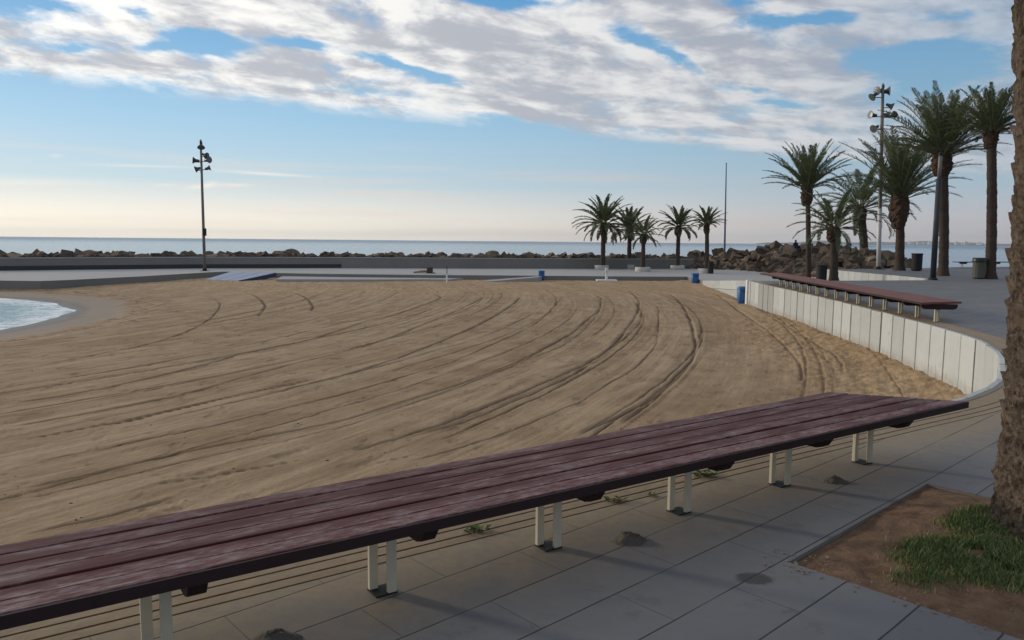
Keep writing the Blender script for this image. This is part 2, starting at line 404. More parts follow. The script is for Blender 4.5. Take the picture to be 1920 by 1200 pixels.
# darker scattered damp clods on the far part of the beach
cl = g.noise(g.comb(g.mul(px, .8), g.mul(py, 1.2), 0), 3.0, 7, .7)
c = g.mix(g.mul(g.ss(cl, .56, .66, 0, .6), g.ss(py, 14, 26, .15, 1)), c, (.15, .098, .06))
sx_ = g.sub(px, SC[0]); sy_ = g.sub(py, SC[1]); sd = g.sub(g.m('SQRT', g.add(g.mul(sx_, sx_), g.mul(sy_, sy_))), SR)
sdn = g.add(sd, g.mul(g.sub(g.noise(P, .5, 4, .6), .5), 1.6))
wet = g.ss(sdn, 2.6, 1.7, 0, 1); vwet = g.ss(sdn, 1.0, .2, 0, 1)
c = g.mix(wet, c, (.27, .225, .18)); c = g.mix(vwet, c, (.12, .105, .09))
weed = g.mul(g.mul(g.ss(sdn, 2.1, 2.6, 0, 1), g.ss(sdn, 4.2, 3.0, 0, 1)), g.ss(g.noise(P, 3.5, 6, .7), .48, .62, 0, .8))
c = g.mix(weed, c, (.07, .048, .035))
dry = g.sub(1, wet)
h = g.mul(dry, g.add(g.mul(rake, .8), g.add(g.mul(f1, .6), g.mul(f3, .12))))
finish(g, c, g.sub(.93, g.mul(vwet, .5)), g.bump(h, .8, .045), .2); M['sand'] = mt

# sea
mt, g = mat('sea'); P = g.pos(); px, py, pz = g.xyz(P)[:3]
sx_ = g.sub(px, SC[0]); sy_ = g.sub(py, SC[1]); sd = g.sub(g.m('SQRT', g.add(g.mul(sx_, sx_), g.mul(sy_, sy_))), SR)
inb = g.mul(g.ss(sd, 8, 2, 0, 1), g.ss(py, 47, 45, 0, 1))
wn = g.add(g.noise(g.comb(px, g.mul(py, .6), 0), .8, 6, .62), g.mul(g.noise(P, 4.5, 4, .6), .35))
rip = g.noise(g.comb(g.mul(sd, 1.5), g.mul(g.m('ARCTAN2', sy_, sx_), 9), 0), 1.3, 6, .65, .8)
sdn = g.add(sd, g.mul(g.sub(rip, .5), 1.8))
foam = g.mul(inb, g.m('MAXIMUM', g.mul(g.ss(sdn, -2.6, -.3, 0, 1), g.ss(rip, .38, .52, .45, 1)), g.mul(g.ss(g.noise(g.vm('MULTIPLY', P, (.8, 1.6, 1.0)), 1.6, 7, .68, .6), .52, .68, 0, 1), g.ss(sd, -9, -3, .25, .7))))
foam = g.mul(foam, g.ss(g.noise(g.vm('MULTIPLY', P, (.7, 1.6, 1)), 1.6, 7, .7), .36, .56, .15, 1))
bd = g.noise(g.comb(g.mul(px, .004), g.mul(py, .02), 0), 1.0, 5, .6)
deep = g.mix(g.ss(bd, .35, .65), (.09, .17, .25), (.13, .22, .30))
c = g.mix(inb, deep, g.mix(g.ss(rip, .35, .6), (.12, .27, .30), (.26, .40, .40)))
c = g.mix(foam, c, (.85, .86, .86))
far = g.ss(g.vm('LENGTH', P, out=1), 60, 1500, 0, 1)
b = finish(g, c, g.add(g.ss(far, 0, 1, .16, .34), g.mul(foam, .4)), g.bump(g.mul(wn, g.ss(far, 0, .5, 1.0, .25)), .5, .2), .5); b.inputs['IOR'].default_value = 1.33
M['sea'] = mt

# rock (each boulder takes its own tone)
mt, g = mat('rock'); O = g.obj(); r = g.rnd()
c = g.ramp(r, [(0, (.11, .092, .076)), (.3, (.21, .145, .10)), (.55, (.16, .14, .12)), (.8, (.30, .215, .145)), (1, (.38, .30, .22))])
n1 = g.noise(O, 2.6, 8, .66); n2 = g.noise(O, 9, 5, .6)
c2 = g.vm('SCALE', c); g.put(c2.node.inputs['Scale'], g.add(.5, g.add(g.mul(n1, .7), g.mul(n2, .3))))
c = g.mix(g.ss(g.noise(O, 1.5, 3), .6, .7, 0, .5), c2, (.06, .05, .045))
finish(g, c, .9, g.bump(g.add(n1, g.mul(n2, .4)), 1.0, .25), .2); M['rock'] = mt

mt, g = mat('rubble'); O = g.obj(); n1 = g.noise(O, 1.3, 4, .6); n2 = g.noise(O, 7, 5, .6)
c = g.mix(g.ss(n1, .3, .7), (.09, .075, .062), (.26, .185, .125)); finish(g, g.mix(n2, (.05, .042, .036), c), .9, g.bump(n2, .8, .1), .2); M['rubble'] = mt
# palm materials
mt, g = mat('palm_leaf'); O = g.obj(); a = g.new('ShaderNodeAttribute', attribute_name='tone').outputs['Fac']
c = g.ramp(a, [(0, (.040, .062, .030)), (.4, (.095, .125, .056)), (.8, (.16, .18, .08)), (1, (.26, .20, .10))])
b = g.new('ShaderNodeBsdfPrincipled'); tl = g.new('ShaderNodeBsdfTranslucent'); o_ = g.new('ShaderNodeOutputMaterial'); mx = g.new('ShaderNodeMixShader')
g.put(b.inputs['Base Color'], c); b.inputs['Roughness'].default_value = .5; g.put(tl.inputs['Color'], c); mx.inputs[0].default_value = .22
g.l.new(b.outputs[0], mx.inputs[1]); g.l.new(tl.outputs[0], mx.inputs[2]); g.l.new(mx.outputs[0], o_.inputs[0]); M['palm_leaf'] = mt
mt, g = mat('palm_bark'); O = g.obj(); ox, oy, oz = g.xyz(O)[:3]
n = g.noise(g.comb(g.mul(ox, 1), g.mul(oy, 1), g.mul(oz, 3)), 7, 6, .65); n2 = g.noise(O, 2.2, 4)
c = g.mix(n, (.028, .021, .017), (.120, .092, .072)); c = g.mix(g.ss(n2, .4, .7, 0, .5), c, (.06, .042, .032))
finish(g, c, .9, g.bump(n, .9, .05), .2); M['palm_bark'] = mt
mt, g = mat('palm_boots'); O = g.obj(); n = g.noise(O, 8, 6, .65)
c = g.mix(n, (.03, .021, .015), (.115, .075, .05)); finish(g, c, .9, g.bump(n, 1, .06), .2); M['palm_boots'] = mt
mt, g = mat('near_bark'); O = g.obj(); ox, oy, oz = g.xyz(O)[:3]
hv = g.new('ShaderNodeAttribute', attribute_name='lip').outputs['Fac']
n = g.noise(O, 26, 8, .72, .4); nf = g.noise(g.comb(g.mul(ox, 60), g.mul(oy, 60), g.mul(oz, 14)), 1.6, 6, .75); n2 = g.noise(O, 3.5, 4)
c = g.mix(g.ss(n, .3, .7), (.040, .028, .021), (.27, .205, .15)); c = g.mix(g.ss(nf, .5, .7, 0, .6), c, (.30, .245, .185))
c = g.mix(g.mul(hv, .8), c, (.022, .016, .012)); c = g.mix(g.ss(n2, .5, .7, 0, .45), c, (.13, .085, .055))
finish(g, c, .92, g.bump(g.add(n, g.mul(nf, .7)), 1, .03), .2); M['near_bark'] = mt

# soil bed and grass
mt, g = mat('soil'); P = g.pos(); n = g.noise(P, 9, 8, .7); n2 = g.noise(P, 1.8, 4); n3 = g.noise(P, 60, 4, .7)
c = g.mix(g.ss(n, .3, .7), (.115, .068, .043), (.25, .158, .102)); c = g.mix(g.ss(n2, .4, .65, 0, .6), c, (.16, .105, .07))
c = g.mix(g.ss(g.vor(P, 38), .14, .08, 0, .7), c, (.33, .28, .22))
finish(g, c, .95, g.bump(g.add(n, g.mul(n3, .35)), .9, .03), .15); M['soil'] = mt
mt, g = mat('grass'); a = g.new('ShaderNodeAttribute', attribute_name='tone').outputs['Fac']
c = g.ramp(a, [(0, (.055, .095, .032)), (.45, (.105, .160, .055)), (.8, (.21, .24, .085)), (1, (.34, .27, .13))])
finish(g, c, .6, None, .2); M['grass'] = mt
mt, g = mat('hill'); P = g.pos(); n = g.noise(P, .002, 6, .6)
finish(g, g.mix(n, (.09, .10, .08), (.20, .18, .15)), .95, None, .1); M['hill'] = mt
simple('far_building', (.60, .57, .52), .9, .1, .02, .0, .1, rand=.2)

def fattr(o, name, vals):
    a = o.data.attributes.new(name, 'FLOAT', 'POINT'); a.data.foreach_set('value', np.asarray(vals, dtype=np.float32))

# ------------------------------------------------------------------ outline of the promenade edge
ND = (-.567, .824); TD = (.824, .567)
def nt(n, t): return (n*ND[0]+t*TD[0], n*ND[1]+t*TD[1])
edge_pts = [nt(3.8, -9), nt(3.8, -4), nt(3.8, 0), nt(3.8, 4), nt(3.78, 6.6), nt(3.76, 8.2), (5.45, 8.5), (6.05, 9.22), (6.52, 9.95), (6.93, 10.6), (7.32, 11.25),
            (7.68, 12.07), (8.05, 13.1), (8.27, 14.23), (8.52, 15.77), (8.88, 18.22), (9.15, 20.6), (9.55, 24.75), (9.88, 29.3), (10.15, 32.56)]
def resample(pts, step):
    P_ = [Vector((p[0], p[1])) for p in pts]; out = []
    ex = [P_[0]*2-P_[1]]+P_+[P_[-1]*2-P_[-2]]
    dense = []
    for i in range(1, len(ex)-2):
        a, b, c_, d_ = ex[i-1:i+3]
        for k in range(24):
            t = k/24; dense.append(.5*((2*b)+(-a+c_)*t+(2*a-5*b+4*c_-d_)*t*t+(-a+3*b-3*c_+d_)*t**3))
    dense.append(P_[-1]); acc = 0; out = [dense[0]]
    for p, q in zip(dense, dense[1:]):
        s_ = (q-p).length
        while acc+s_ >= step:
            f_ = (step-acc)/s_; p = p+(q-p)*f_; out.append(p.copy()); s_ = (q-p).length; acc = 0
        acc += s_
    if (out[-1]-dense[-1]).length > step*.3: out.append(dense[-1])
    return out
edge = resample(edge_pts, .25)
def offset(pl, dist):                      # to the right of travel = promenade side
    out = []
    for i, p in enumerate(pl):
        t = (pl[min(i+1, len(pl)-1)]-pl[max(i-1, 0)]).normalized(); out.append(p+Vector((t.y, -t.x))*dist)
    return out
RAISED = [(19.7, 35.1), (19.72, 48.6), (26, 51.6), (29, 53.6), (33, 56.6), (40, 59.6), (75, 72), (80, 20), (40, -12), (-14, -14)]
c0 = Vector((1.41, 3.71)); E1v = Vector(E1); E2v = Vector(E2)
bed = [c0, c0+E1v*1.9, c0+E1v*1.9+E2v*1.95, c0+E2v*1.95]
SW = .44                                    # width of the coping strips that take the place of paving
inner = offset(edge, SW)
bm = bmesh.new()
def loop(pts):
    vs = [bm.verts.new((p[0], p[1], 0)) for p in pts]
    for a, b in zip(vs, vs[1:]+vs[:1]): bm.edges.new((a, b))
loop([tuple(p) for p in inner]+RAISED); loop([tuple(p) for p in bed])
bmesh.ops.triangle_fill(bm, use_beauty=True, use_dissolve=False, edges=bm.edges[:])
for f in bm.faces:
    if f.normal.z < 0: f.normal_flip()
me = bpy.data.meshes.new('promenade'); bm.to_mesh(me); bm.free()
prom = bpy.data.objects.new('promenade', me); C.objects.link(prom); me.materials.append(M['paving']); tag(prom, kind='structure')
# coping: two strips with an open groove between them
mb = MB(); bands = [(0.0, .06, .008, 'coping_stone'), (.062, .25, .004, 'sandy_coping'), (.264, .345, .003, 'sandy_coping'), (.360, .430, .002, 'sandy_coping')]
for a, b, h, mn in bands:
    mb = MB(); A_ = offset(edge, a) if a else edge; B_ = offset(edge, b)
    k = mb.addv([(p.x, p.y, h) for p in A_]+[(p.x, p.y, h) for p in B_]+[(p.x, p.y, -.12) for p in A_]+[(p.x, p.y, -.12) for p in B_]); n = len(A_)
    for i in range(n-1):
        mb.f += [[k+i, k+n+i, k+n+i+1, k+i+1][::1], [k+2*n+i, k+i, k+i+1, k+2*n+i+1], [k+n+i, k+3*n+i, k+3*n+i+1, k+n+i+1]]
    tag(mb.build('kerb', M[mn], fix=True), kind='structure')
# quay faces down to the water, along the back of the raised promenade
mb = MB(); q = RAISED[1:7]
for a, b in zip(q, q[1:]):
    k = mb.addv([(a[0], a[1], -2), (b[0], b[1], -2), (b[0], b[1], 0), (a[0], a[1], 0)]); mb.f.append([k, k+1, k+2, k+3])
tag(mb.build('quay_wall', M['concrete'], fix=True), 'pale concrete quay wall dropping to the sea behind the right palms', 'wall')

# ------------------------------------------------------------------ soil bed
nb = 110; vs = []; fs = []
for j in range(nb):
    for i in range(nb):
        a = i/(nb-1); b = j/(nb-1); p = c0+E1v*1.9*a+E2v*1.95*b
        e_ = min(a, 1-a, b, 1-b); vs.append((p.x, p.y, 0))
V_ = np.array(vs); a = np.tile(np.linspace(0, 1, nb), nb); b = np.repeat(np.linspace(0, 1, nb), nb)
e_ = np.minimum(np.minimum(a, 1-a), np.minimum(b, 1-b))
TR = Vector((3.02, 4.02))
dtr = np.hypot(V_[:, 0]-TR.x, V_[:, 1]-TR.y)
V_[:, 2] = -.022+.02*np.clip(e_/.2, 0, 1)+.05*(fbm(V_[:, 0]*5, V_[:, 1]*5, 5, 3)-.45)*np.clip(e_/.05, .3, 1)+.07*np.exp(-(dtr/.6)**2)
fs = [[j*nb+i, j*nb+i+1, (j+1)*nb+i+1, (j+1)*nb+i][::-1] for j in range(nb-1) for i in range(nb-1)]
mb = MB(); mb.v = [tuple(v) for v in V_]; mb.f = fs
soil = mb.build('soil_bed', M['soil'], smooth=True); tag(soil, kind='structure')
def soil_z(x_, y_):
    i = np.argmin((V_[:, 0]-x_)**2+(V_[:, 1]-y_)**2); return V_[i, 2]
# grass blades
rnd = random.Random(5); mb = MB(); tones = []
gc = [(at(1815, 1050), .36, .24, 11000), (at(1850, 1000), .22, .18, 4200), (at(1900, 1075), .33, .24, 6000), (at(1735, 1085), .17, .11, 600), (at(1835, 975), .12, .08, 500)]
for (cx, cy), rx, ry, n in gc:
    for _ in range(n):
        a = rnd.uniform(0, 2*math.pi); q = math.sqrt(rnd.random())
        gx = cx+rx*q*math.cos(a)+rnd.gauss(0, .03); gy = cy+ry*q*math.sin(a)+rnd.gauss(0, .03)
        la = (Vector((gx, gy))-c0); u1, u2 = la.dot(E1v), la.dot(E2v)
        if not (0.03 < u1 < 1.87 and .03 < u2 < 1.92) or (Vector((gx, gy))-TR).length < .27: continue
        if fbm(np.array([gx*7]), np.array([gy*7]), 3, 9)[0] < .27: continue
        z_ = soil_z(gx, gy)-.005 if False else None
        hgt = rnd.uniform(.022, .068)*(1.15-.55*q); w_ = rnd.uniform(.0014, .0028); ang = rnd.uniform(0, 6.28); ln = rnd.uniform(.2, .9)*hgt
        mb_dir = rnd.uniform(0, 6.28); dx_, dy_ = math.cos(mb_dir)*ln, math.sin(mb_dir)*ln; wx, wy = math.cos(ang)*w_, math.sin(ang)*w_
        k = mb.addv([(gx-wx, gy-wy, 0), (gx+wx, gy+wy, 0), (gx+dx_*.45+wx*.8, gy+dy_*.45+wy*.8, hgt*.65), (gx+dx_*.45-wx*.8, gy+dy_*.45-wy*.8, hgt*.65), (gx+dx_, gy+dy_, hgt)])
        mb.f += [[k, k+1, k+2, k+3], [k+3, k+2, k+4]]; t_ = min(1, max(0, rnd.gauss(.45, .28)+.25*(q > .9))); tones += [t_]*5
gv = np.array(mb.v); gi = np.clip(np.round((((gv[:, 0]-c0.x)*E1[0]+(gv[:, 1]-c0.y)*E1[1])/1.9)*(nb-1)), 0, nb-1).astype(int)
gj = np.clip(np.round((((gv[:, 0]-c0.x)*E2[0]+(gv[:, 1]-c0.y)*E2[1])/1.95)*(nb-1)), 0, nb-1).astype(int)
gv[:, 2] += V_[gj*nb+gi, 2]-.004; mb.v = [tuple(v) for v in gv]
gr = mb.build('grass', M['grass']); fattr(gr, 'tone', tones)
tag(gr, 'patch of short green grass at the foot of the near palm', 'grass', kind='stuff')
mb = MB()
for a, b in zip(bed, bed[1:]+bed[:1]):
    k = mb.addv([(a.x, a.y, -.12), (b.x, b.y, -.12), (b.x, b.y, -.002), (a.x, a.y, -.002)]); mb.f.append([k, k+1, k+2, k+3])
tag(mb.build('kerb', M['concrete_dark']), kind='structure')
# little stones and litter on the soil
mb = MB()
for _ in range(150):
    a, b = rnd.uniform(.03, 1.87), rnd.uniform(.03, 1.92); p = c0+E1v*a+E2v*b; s_ = rnd.uniform(.002, .007); z_ = V_[int(b/1.95*(nb-1))*nb+int(a/1.9*(nb-1)), 2]
    mb.box((p.x, p.y, z_+s_*.3), (s_*2, s_*1.4, s_), Matrix.Rotation(rnd.uniform(0, 3), 3, 'Z') @ Matrix.Rotation(rnd.uniform(-.5, .5), 3, 'X'))
for _ in range(90):
    p = Vector(at(rnd.uniform(1430, 1560), rnd.uniform(1030, 1075))) if rnd.random() < .4 else c0+E2v*rnd.uniform(0, 1.9)+E1v*rnd.gauss(0, .05)
    s_ = rnd.uniform(.003, .009); mb.box((p.x, p.y, s_*.3), (s_*2, s_*1.2, s_), Matrix.Rotation(rnd.uniform(0, 3), 3, 'Z'))
simple('pebble', (.22, .17, .13), .9, .4, 20)
tag(mb.build('pebbles', M['pebble']), 'small pale stones and litter scattered over the bare soil bed', 'pebbles', kind='stuff')

# ------------------------------------------------------------------ sand
NY, NX = 1000, 1150
yy = 2.2*(58/2.2)**(np.linspace(0, 1, NY)); uu = np.linspace(-1.02, .74, NX)
Yg = np.repeat(yy, NX); Xg = (yy[:, None]*uu[None, :]).ravel()
sdv = np.hypot(Xg-SC[0], Yg-SC[1])-SR
def smooth(v, a, b): t = np.clip((v-a)/(b-a), 0, 1); return t*t*(3-2*t)
def sandz(x_, y_):
    s_ = np.hypot(x_-SC[0], y_-SC[1])-SR
    zb = np.where(s_ > 0, -1.5+.48*(1-np.exp(-np.maximum(s_, 0)/9.0)), -1.5+.055*s_)
    return zb-.12*smooth(y_, 37, 50)*smooth(s_, 4, 14)+.0
Z = sandz(Xg, Yg)
s1 = (0, 520); s2 = (640, 520); s3 = (1180, 520); s4 = (0, 700)
def W(*parts):
    out = []
    for o_, pts in parts:
        for a, b in pts: out.append(at(o_[0]+a/3, o_[1]+b/3, -1.08))
    return out
tracks = [  # (points, width, depth, tread)
 (W((s1, [(150, 480), (550, 400), (900, 330), (1150, 225), (1240, 130), (1200, 95)])), .10, .05, 0),
 (W((s1, [(0, 590), (700, 490), (1300, 380), (1480, 345)]), (s2, [(0, 245), (270, 210)])), .09, .05, 0),
 (W((s1, [(0, 690), (400, 640), (1000, 510), (1400, 400), (1700, 350)]), (s2, [(0, 280), (150, 232), (280, 208), (400, 170), (520, 130), (560, 105), (500, 85)])), .13, .07, 0),
 (W((s1, [(0, 835), (640, 725), (1100, 625), (1500, 510), (1920, 410)]), (s2, [(300, 320), (480, 250), (600, 205), (700, 160), (790, 110), (720, 80)])), .10, .05, 0),
 (W((s1, [(0, 925), (550, 820), (900, 755), (1350, 650), (1700, 575), (1860, 550)])), .14, .05, 1),
 (W((s1, [(1500, 650), (1920, 545)]), (s2, [(250, 470), (420, 410), (600, 335), (800, 250), (960, 155), (1010, 110)])), .12, .07, 0),
 (W((s1, [(0, 1065), (600, 950), (1000, 870), (1200, 830), (1550, 745), (1920, 655)]), (s2, [(370, 545), (600, 480), (880, 360), (1050, 280), (1150, 215), (1240, 120)])), .07, .04, 0),
 (W((s4, [(0, 665), (470, 570), (900, 470), (1300, 390), (1700, 310)]), (s2, [(0, 805), (450, 665), (800, 550), (1000, 470), (1150, 395), (1300, 310), (1380, 240), (1450, 185), (1465, 110)])), .10, .08, 0),
 (W((s4, [(0, 725), (600, 600), (1200, 460), (1920, 300)]), (s2, [(500, 670), (860, 540), (1100, 440), (1250, 380), (1400, 260), (1470, 160)])), .05, .03, 0),
 (W((s2, [(-640, 1000), (0, 985), (200, 930), (420, 880), (700, 770), (1000, 650), (1400, 470), (1540, 370), (1620, 270), (1665, 200), (1670, 130), (1620, 75)])[1:] if False else (s2, [(0, 985), (200, 930), (420, 880), (700, 770), (1000, 650), (1400, 470), (1540, 370), (1620, 270), (1665, 200), (1670, 130), (1620, 75)])), .11, .08, 0),
 (W((s2, [(480, 880), (800, 770), (1050, 660), (1300, 550), (1400, 480)])), .10, .06, 0),
 (W((s4, [(700, 650), (1000, 610), (1300, 555), (1600, 500), (1920, 450)])), .09, .05, 1),
 (W((s4, [(0, 930), (450, 840), (850, 740), (1200, 632)])), .07, .06, 0),
 (W((s2, [(0, 1085), (430, 1000), (600, 980)])), .12, .05, 1),
 (W((s2, [(300, 1060), (500, 1010), (900, 890), (1300, 720), (1500, 600), (1650, 510), (1770, 370), (1785, 220), (1780, 160)])), .05, .04, 0),
 (W((s2, [(1300, 900), (1450, 840), (1600, 765), (1780, 665), (1850, 600), (1900, 560)]), (s3, [(330, 500), (355, 450), (370, 370), (340, 240), (290, 150), (240, 105), (190, 85)])), .12, .09, 0),
 (W((s3, [(-60, 850), (0, 800), (140, 690), (200, 640)])), .10, .06, 0),
 (W((s3, [(965, 600), (965, 510), (900, 420), (800, 320), (700, 250), (600, 180), (500, 110), (440, 80)])), .09, .07, 0),
 (W((s3, [(1205, 560), (1170, 460), (1050, 380), (900, 290), (820, 230), (640, 150)])), .10, .05, 0),
 (W((s3, [(1160, 570), (1120, 480), (960, 360)])), .08, .03, 0),
 (W((s2, [(250, 125), (1000, 128)])), .10, .04, 2), (W((s3, [(50, 140), (330, 145), (520, 150)])), .10, .04, 2),
 (W((s3, [(-120, 204), (80, 208), (320, 215)])), .10, .04, 2), (W((s2, [(900, 232), (1150, 228)])), .10, .04, 2), (W((s2, [(1560, 290), (1740, 280)])), .08, .03, 2),
 (W((s3, [(400, 322), (560, 325), (730, 325)])), .07, .03, 2), (W((s2, [(1230, 115), (1420, 105), (1465, 120)])), .10, .05, 2), (W((s2, [(1270, 195), (1640, 205)])), .10, .04, 2),
 (W((s1, [(1400, 75), (1450, 95), (1490, 140), (1450, 200)])), .14, .05, 0), (W((s1, [(1640, 70), (1720, 100), (1760, 150), (1740, 180)])), .14, .05, 0),
 (W((s2, [(1180, 520), (1400, 465)])), .25, .03, 1), (W((s2, [(860, 660), (1000, 600), (1100, 560)])), .22, .03, 1), (W((s2, [(1480, 665), (1600, 610), (1700, 570)])), .2, .04, 1), (W((s2, [(1540, 720), (1640, 660), (1700, 620)])), .18, .04, 1),
]
rt_ = random.Random(31)
for q in range(30):
    rr3 = 41+q*.78+rt_.uniform(-.3, .3); a0 = rt_.uniform(-.62, -.25); a1 = a0+rt_.uniform(.25, .75); a1 = min(a1, .10); cx3, cy3 = -52+rt_.uniform(-1.5, 1.5), 37+rt_.uniform(-1, 1)
    tracks.append(([(cx3+rr3*math.cos(a0+(a1-a0)*k/9), cy3+rr3*math.sin(a0+(a1-a0)*k/9)) for k in range(10)], rt_.uniform(.04, .10), rt_.uniform(.015, .045), 1 if q % 6 == 0 else 0))
track = np.zeros_like(Z)
wx = Xg+.07*(fbm(Xg*1.1, Yg*1.1, 4, 21)-.44); wy = Yg+.07*(fbm(Xg*1.1, Yg*1.1, 4, 33)-.44)
for ti, (pts, wd, dp, tread) in enumerate(tracks):
    pl = resample(pts, .9) if len(pts) > 2 else [Vector(p) for p in pts]
    A_ = np.array([(p[0], p[1]) for p in pl]); lo = A_.min(0)-.6; hi = A_.max(0)+.6
    idx = np.where((Xg > lo[0]) & (Xg < hi[0]) & (Yg > lo[1]) & (Yg < hi[1]))[0]
    qx = wx[idx]; qy = wy[idx]; best = np.full(len(idx), 9.0); along = np.zeros(len(idx)); sd_ = np.zeros(len(idx)); L0 = 0
    for p, q in zip(A_, A_[1:]):
        dv = q-p; L = np.hypot(*dv)
        if L < 1e-6: continue
        dv = dv/L; t = np.clip((qx-p[0])*dv[0]+(qy-p[1])*dv[1], 0, L)
        ex_ = qx-p[0]-dv[0]*t; ey_ = qy-p[1]-dv[1]*t; dd = np.hypot(ex_, ey_)
        mm = dd < best; best[mm] = dd[mm]; along[mm] = L0+t[mm]; sd_[mm] = np.sign(ex_*dv[1]-ey_*dv[0])[mm]; L0 += L
    fade = smooth(along, 0, .8)*smooth(L0-along, 0, .8)
    brk = .62+.38*smooth(vnoise(along*.55+ti*7, along*0+ti, 5), .25, .55)
    wv = wd*.32*(1+.35*(vnoise(along*1.3, along*0, ti)-.5)); 
    wv = wv*(1+qy*.012)
    gme = np.exp(-(best/wv)**2)
    if tread == 1: mod = .45+.55*(np.sin(along*2*math.pi/.17) > 0); 
    elif tread == 2: mod = smooth(vnoise(along*1.7+ti, along*0, 8), .35, .6)
    else: mod = 1
    Z[idx] += .62*(-dp*gme*mod+dp*.28*np.exp(-((best-wv*1.9)/(wv*.8))**2)*(sd_ > 0)*(tread == 0))*fade*brk
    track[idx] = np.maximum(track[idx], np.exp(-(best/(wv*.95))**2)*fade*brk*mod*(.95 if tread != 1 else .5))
rr_ = np.hypot(Xg+52, Yg-37); an_ = np.arctan2(Yg-37, Xg+52)
ds = smooth(sdv, 2.6, 4.2)
fadey = 1
Z += ds*(.024*(fbm(rr_*4.5, an_*45, 4, 41)-.45)+.03*(fbm(rr_*.45, an_*14, 3, 51)-.45)+.012*(fbm(Xg*9, Yg*9, 3, 91)-.45))
Z += .075*(fbm(Xg*.28, Yg*.28, 3, 88)-.45)*smooth(sdv, -7, -1)*smooth(sdv, 5, 1)
# churned footprints next to the wall
ex = np.interp(Yg, [9.5, 13, 18.2, 24.7, 32.5, 50], [7.0, 8.05, 8.8, 9.5, 10.1, 12.3])
rough = smooth(Xg-ex, -3.4, -1.9)*smooth(Yg, 34, 22)+.9*smooth(Yg, 34, 40)*smooth(sdv, 5, 9)*.8
ft = fbm(Xg*5.5, Yg*5.5, 4, 61); Z += rough*.11*(ft-.47)+.06*smooth(Xg-ex, -1.0, 0)
# scattered footprints and clods everywhere
cl = fbm(Xg*2.6, Yg*2.6, 5, 71); spots = smooth(cl, .60, .70); Z -= ds*.012*spots; track = np.maximum(track, .20*spots*ds*(.25+.75*smooth(Yg, 8, 22)))
# berm at the wet line
Z += ds*.025*smooth(cl, .50, .62)*smooth(Yg, 6, 18)*(fbm(Xg*7, Yg*7, 3, 17)-.5)
Z += .05*np.exp(-((sdv-3.6+1.2*(fbm(Xg*.6, Yg*.6, 2, 5)-.45))/.5)**2)
me = bpy.data.meshes.new('beach_sand'); nv = NX*NY
me.vertices.add(nv); me.vertices.foreach_set('co', np.stack([Xg, Yg, Z], 1).astype(np.float32).ravel())
I = np.arange(NY-1)[:, None]*NX+np.arange(NX-1)[None, :]; I = I.ravel(); nf_ = len(I)
me.loops.add(nf_*4); me.loops.foreach_set('vertex_index', np.stack([I, I+1, I+NX+1, I+NX], 1).astype(np.int32).ravel())
me.polygons.add(nf_); me.polygons.foreach_set('loop_start', (np.arange(nf_)*4).astype(np.int32)); me.polygons.foreach_set('use_smooth', np.ones(nf_, dtype=bool))
me.update(calc_edges=True); me.validate()
sand = bpy.data.objects.new('beach_sand', me); C.objects.link(sand); me.materials.append(M['sand']); tag(sand, kind='structure')
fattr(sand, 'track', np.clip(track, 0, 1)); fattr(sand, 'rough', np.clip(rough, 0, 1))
def sz(x_, y_): return float(sandz(np.array([x_]), np.array([y_]))[0])

rw_ = random.Random(44); mb = MB()
for _ in range(110):
    px_ = rw_.uniform(0, 1800); py_ = rw_.uniform(560, 1010)
    x_, y_ = at(px_, py_, -1.06)
    if y_ < 4.3 or -.567*x_+.824*y_ < 4.6 or math.hypot(x_-SC[0], y_-SC[1]) < SR+3 or x_ > 7.6: continue
    i_ = int(np.argmin(np.abs(yy-y_))); j_ = int(np.argmin(np.abs(uu-x_/y_))); z_ = float(Z[i_*NX+j_]); s_ = rw_.uniform(.005, .018)
    mb.box((x_, y_, z_+s_*.2), (s_*2, s_*.8, s_*.5), Matrix.Rotation(rw_.uniform(0, 3), 3, 'Z'))
simple('wrack', (.09, .06, .04), .9, .4, 20)
tag(mb.build('beach_litter', M['wrack']), 'specks of dry weed and small stones strewn over the raked sand', 'litter', kind='stuff')

# ------------------------------------------------------------------ sea
mb = MB(); R_ = 8800
ring = [(R_*math.cos(a*math.pi/32), R_*math.sin(a*math.pi/32), -1.5) for a in range(64)]
k = mb.addv(ring); mb.f.append([k+i for i in range(64)])
tag(mb.build('sea', M['sea']), kind='structure')

# ------------------------------------------------------------------ retaining wall of white panels along the sand
wallo = empty('retaining_wall', (9, 20, 0), 'long curving wall of white vertical panels between the sand and the right promenade', 'wall')
wp = resample(edge_pts[3:], .745); rnd = random.Random(2)
for i, (a, b) in enumerate(zip(wp, wp[1:])):
    t = (b-a); L = t.length
    if L < .3: continue
    t.normalize(); nrm = Vector((t.y, -t.x)); mid = (a+b)/2-nrm*(.04+rnd.uniform(-.007, .007))
    Rm = Matrix.Rotation(math.atan2(t.y, t.x)+rnd.uniform(-.006, .006), 3, 'Z')
    mb = MB(); mb.box((0, 0, -.845), (L-rnd.uniform(.03, .06), .07, 1.69+rnd.uniform(-.012, .012)))
    grey = 28.6 < mid.y < 31.0
    o = mb.build('panel', M['panel_grey' if grey else 'panel_white'], wallo, bevel=.006)
    o.location = (mid.x-9, mid.y-20, 0); o.rotation_euler = (0, 0, math.atan2(t.y, t.x)+rnd.uniform(-.006, .006))
    if grey: o['label'] = 'plain grey panel near the far end of the wall'
mb = MB(); mb.box((0, 0, -.8), (.22, .22, 1.68)); o = mb.build('end_post', M['white_paint'], wallo, bevel=.01); o.location = (10.12-9, 32.62-20, 0)
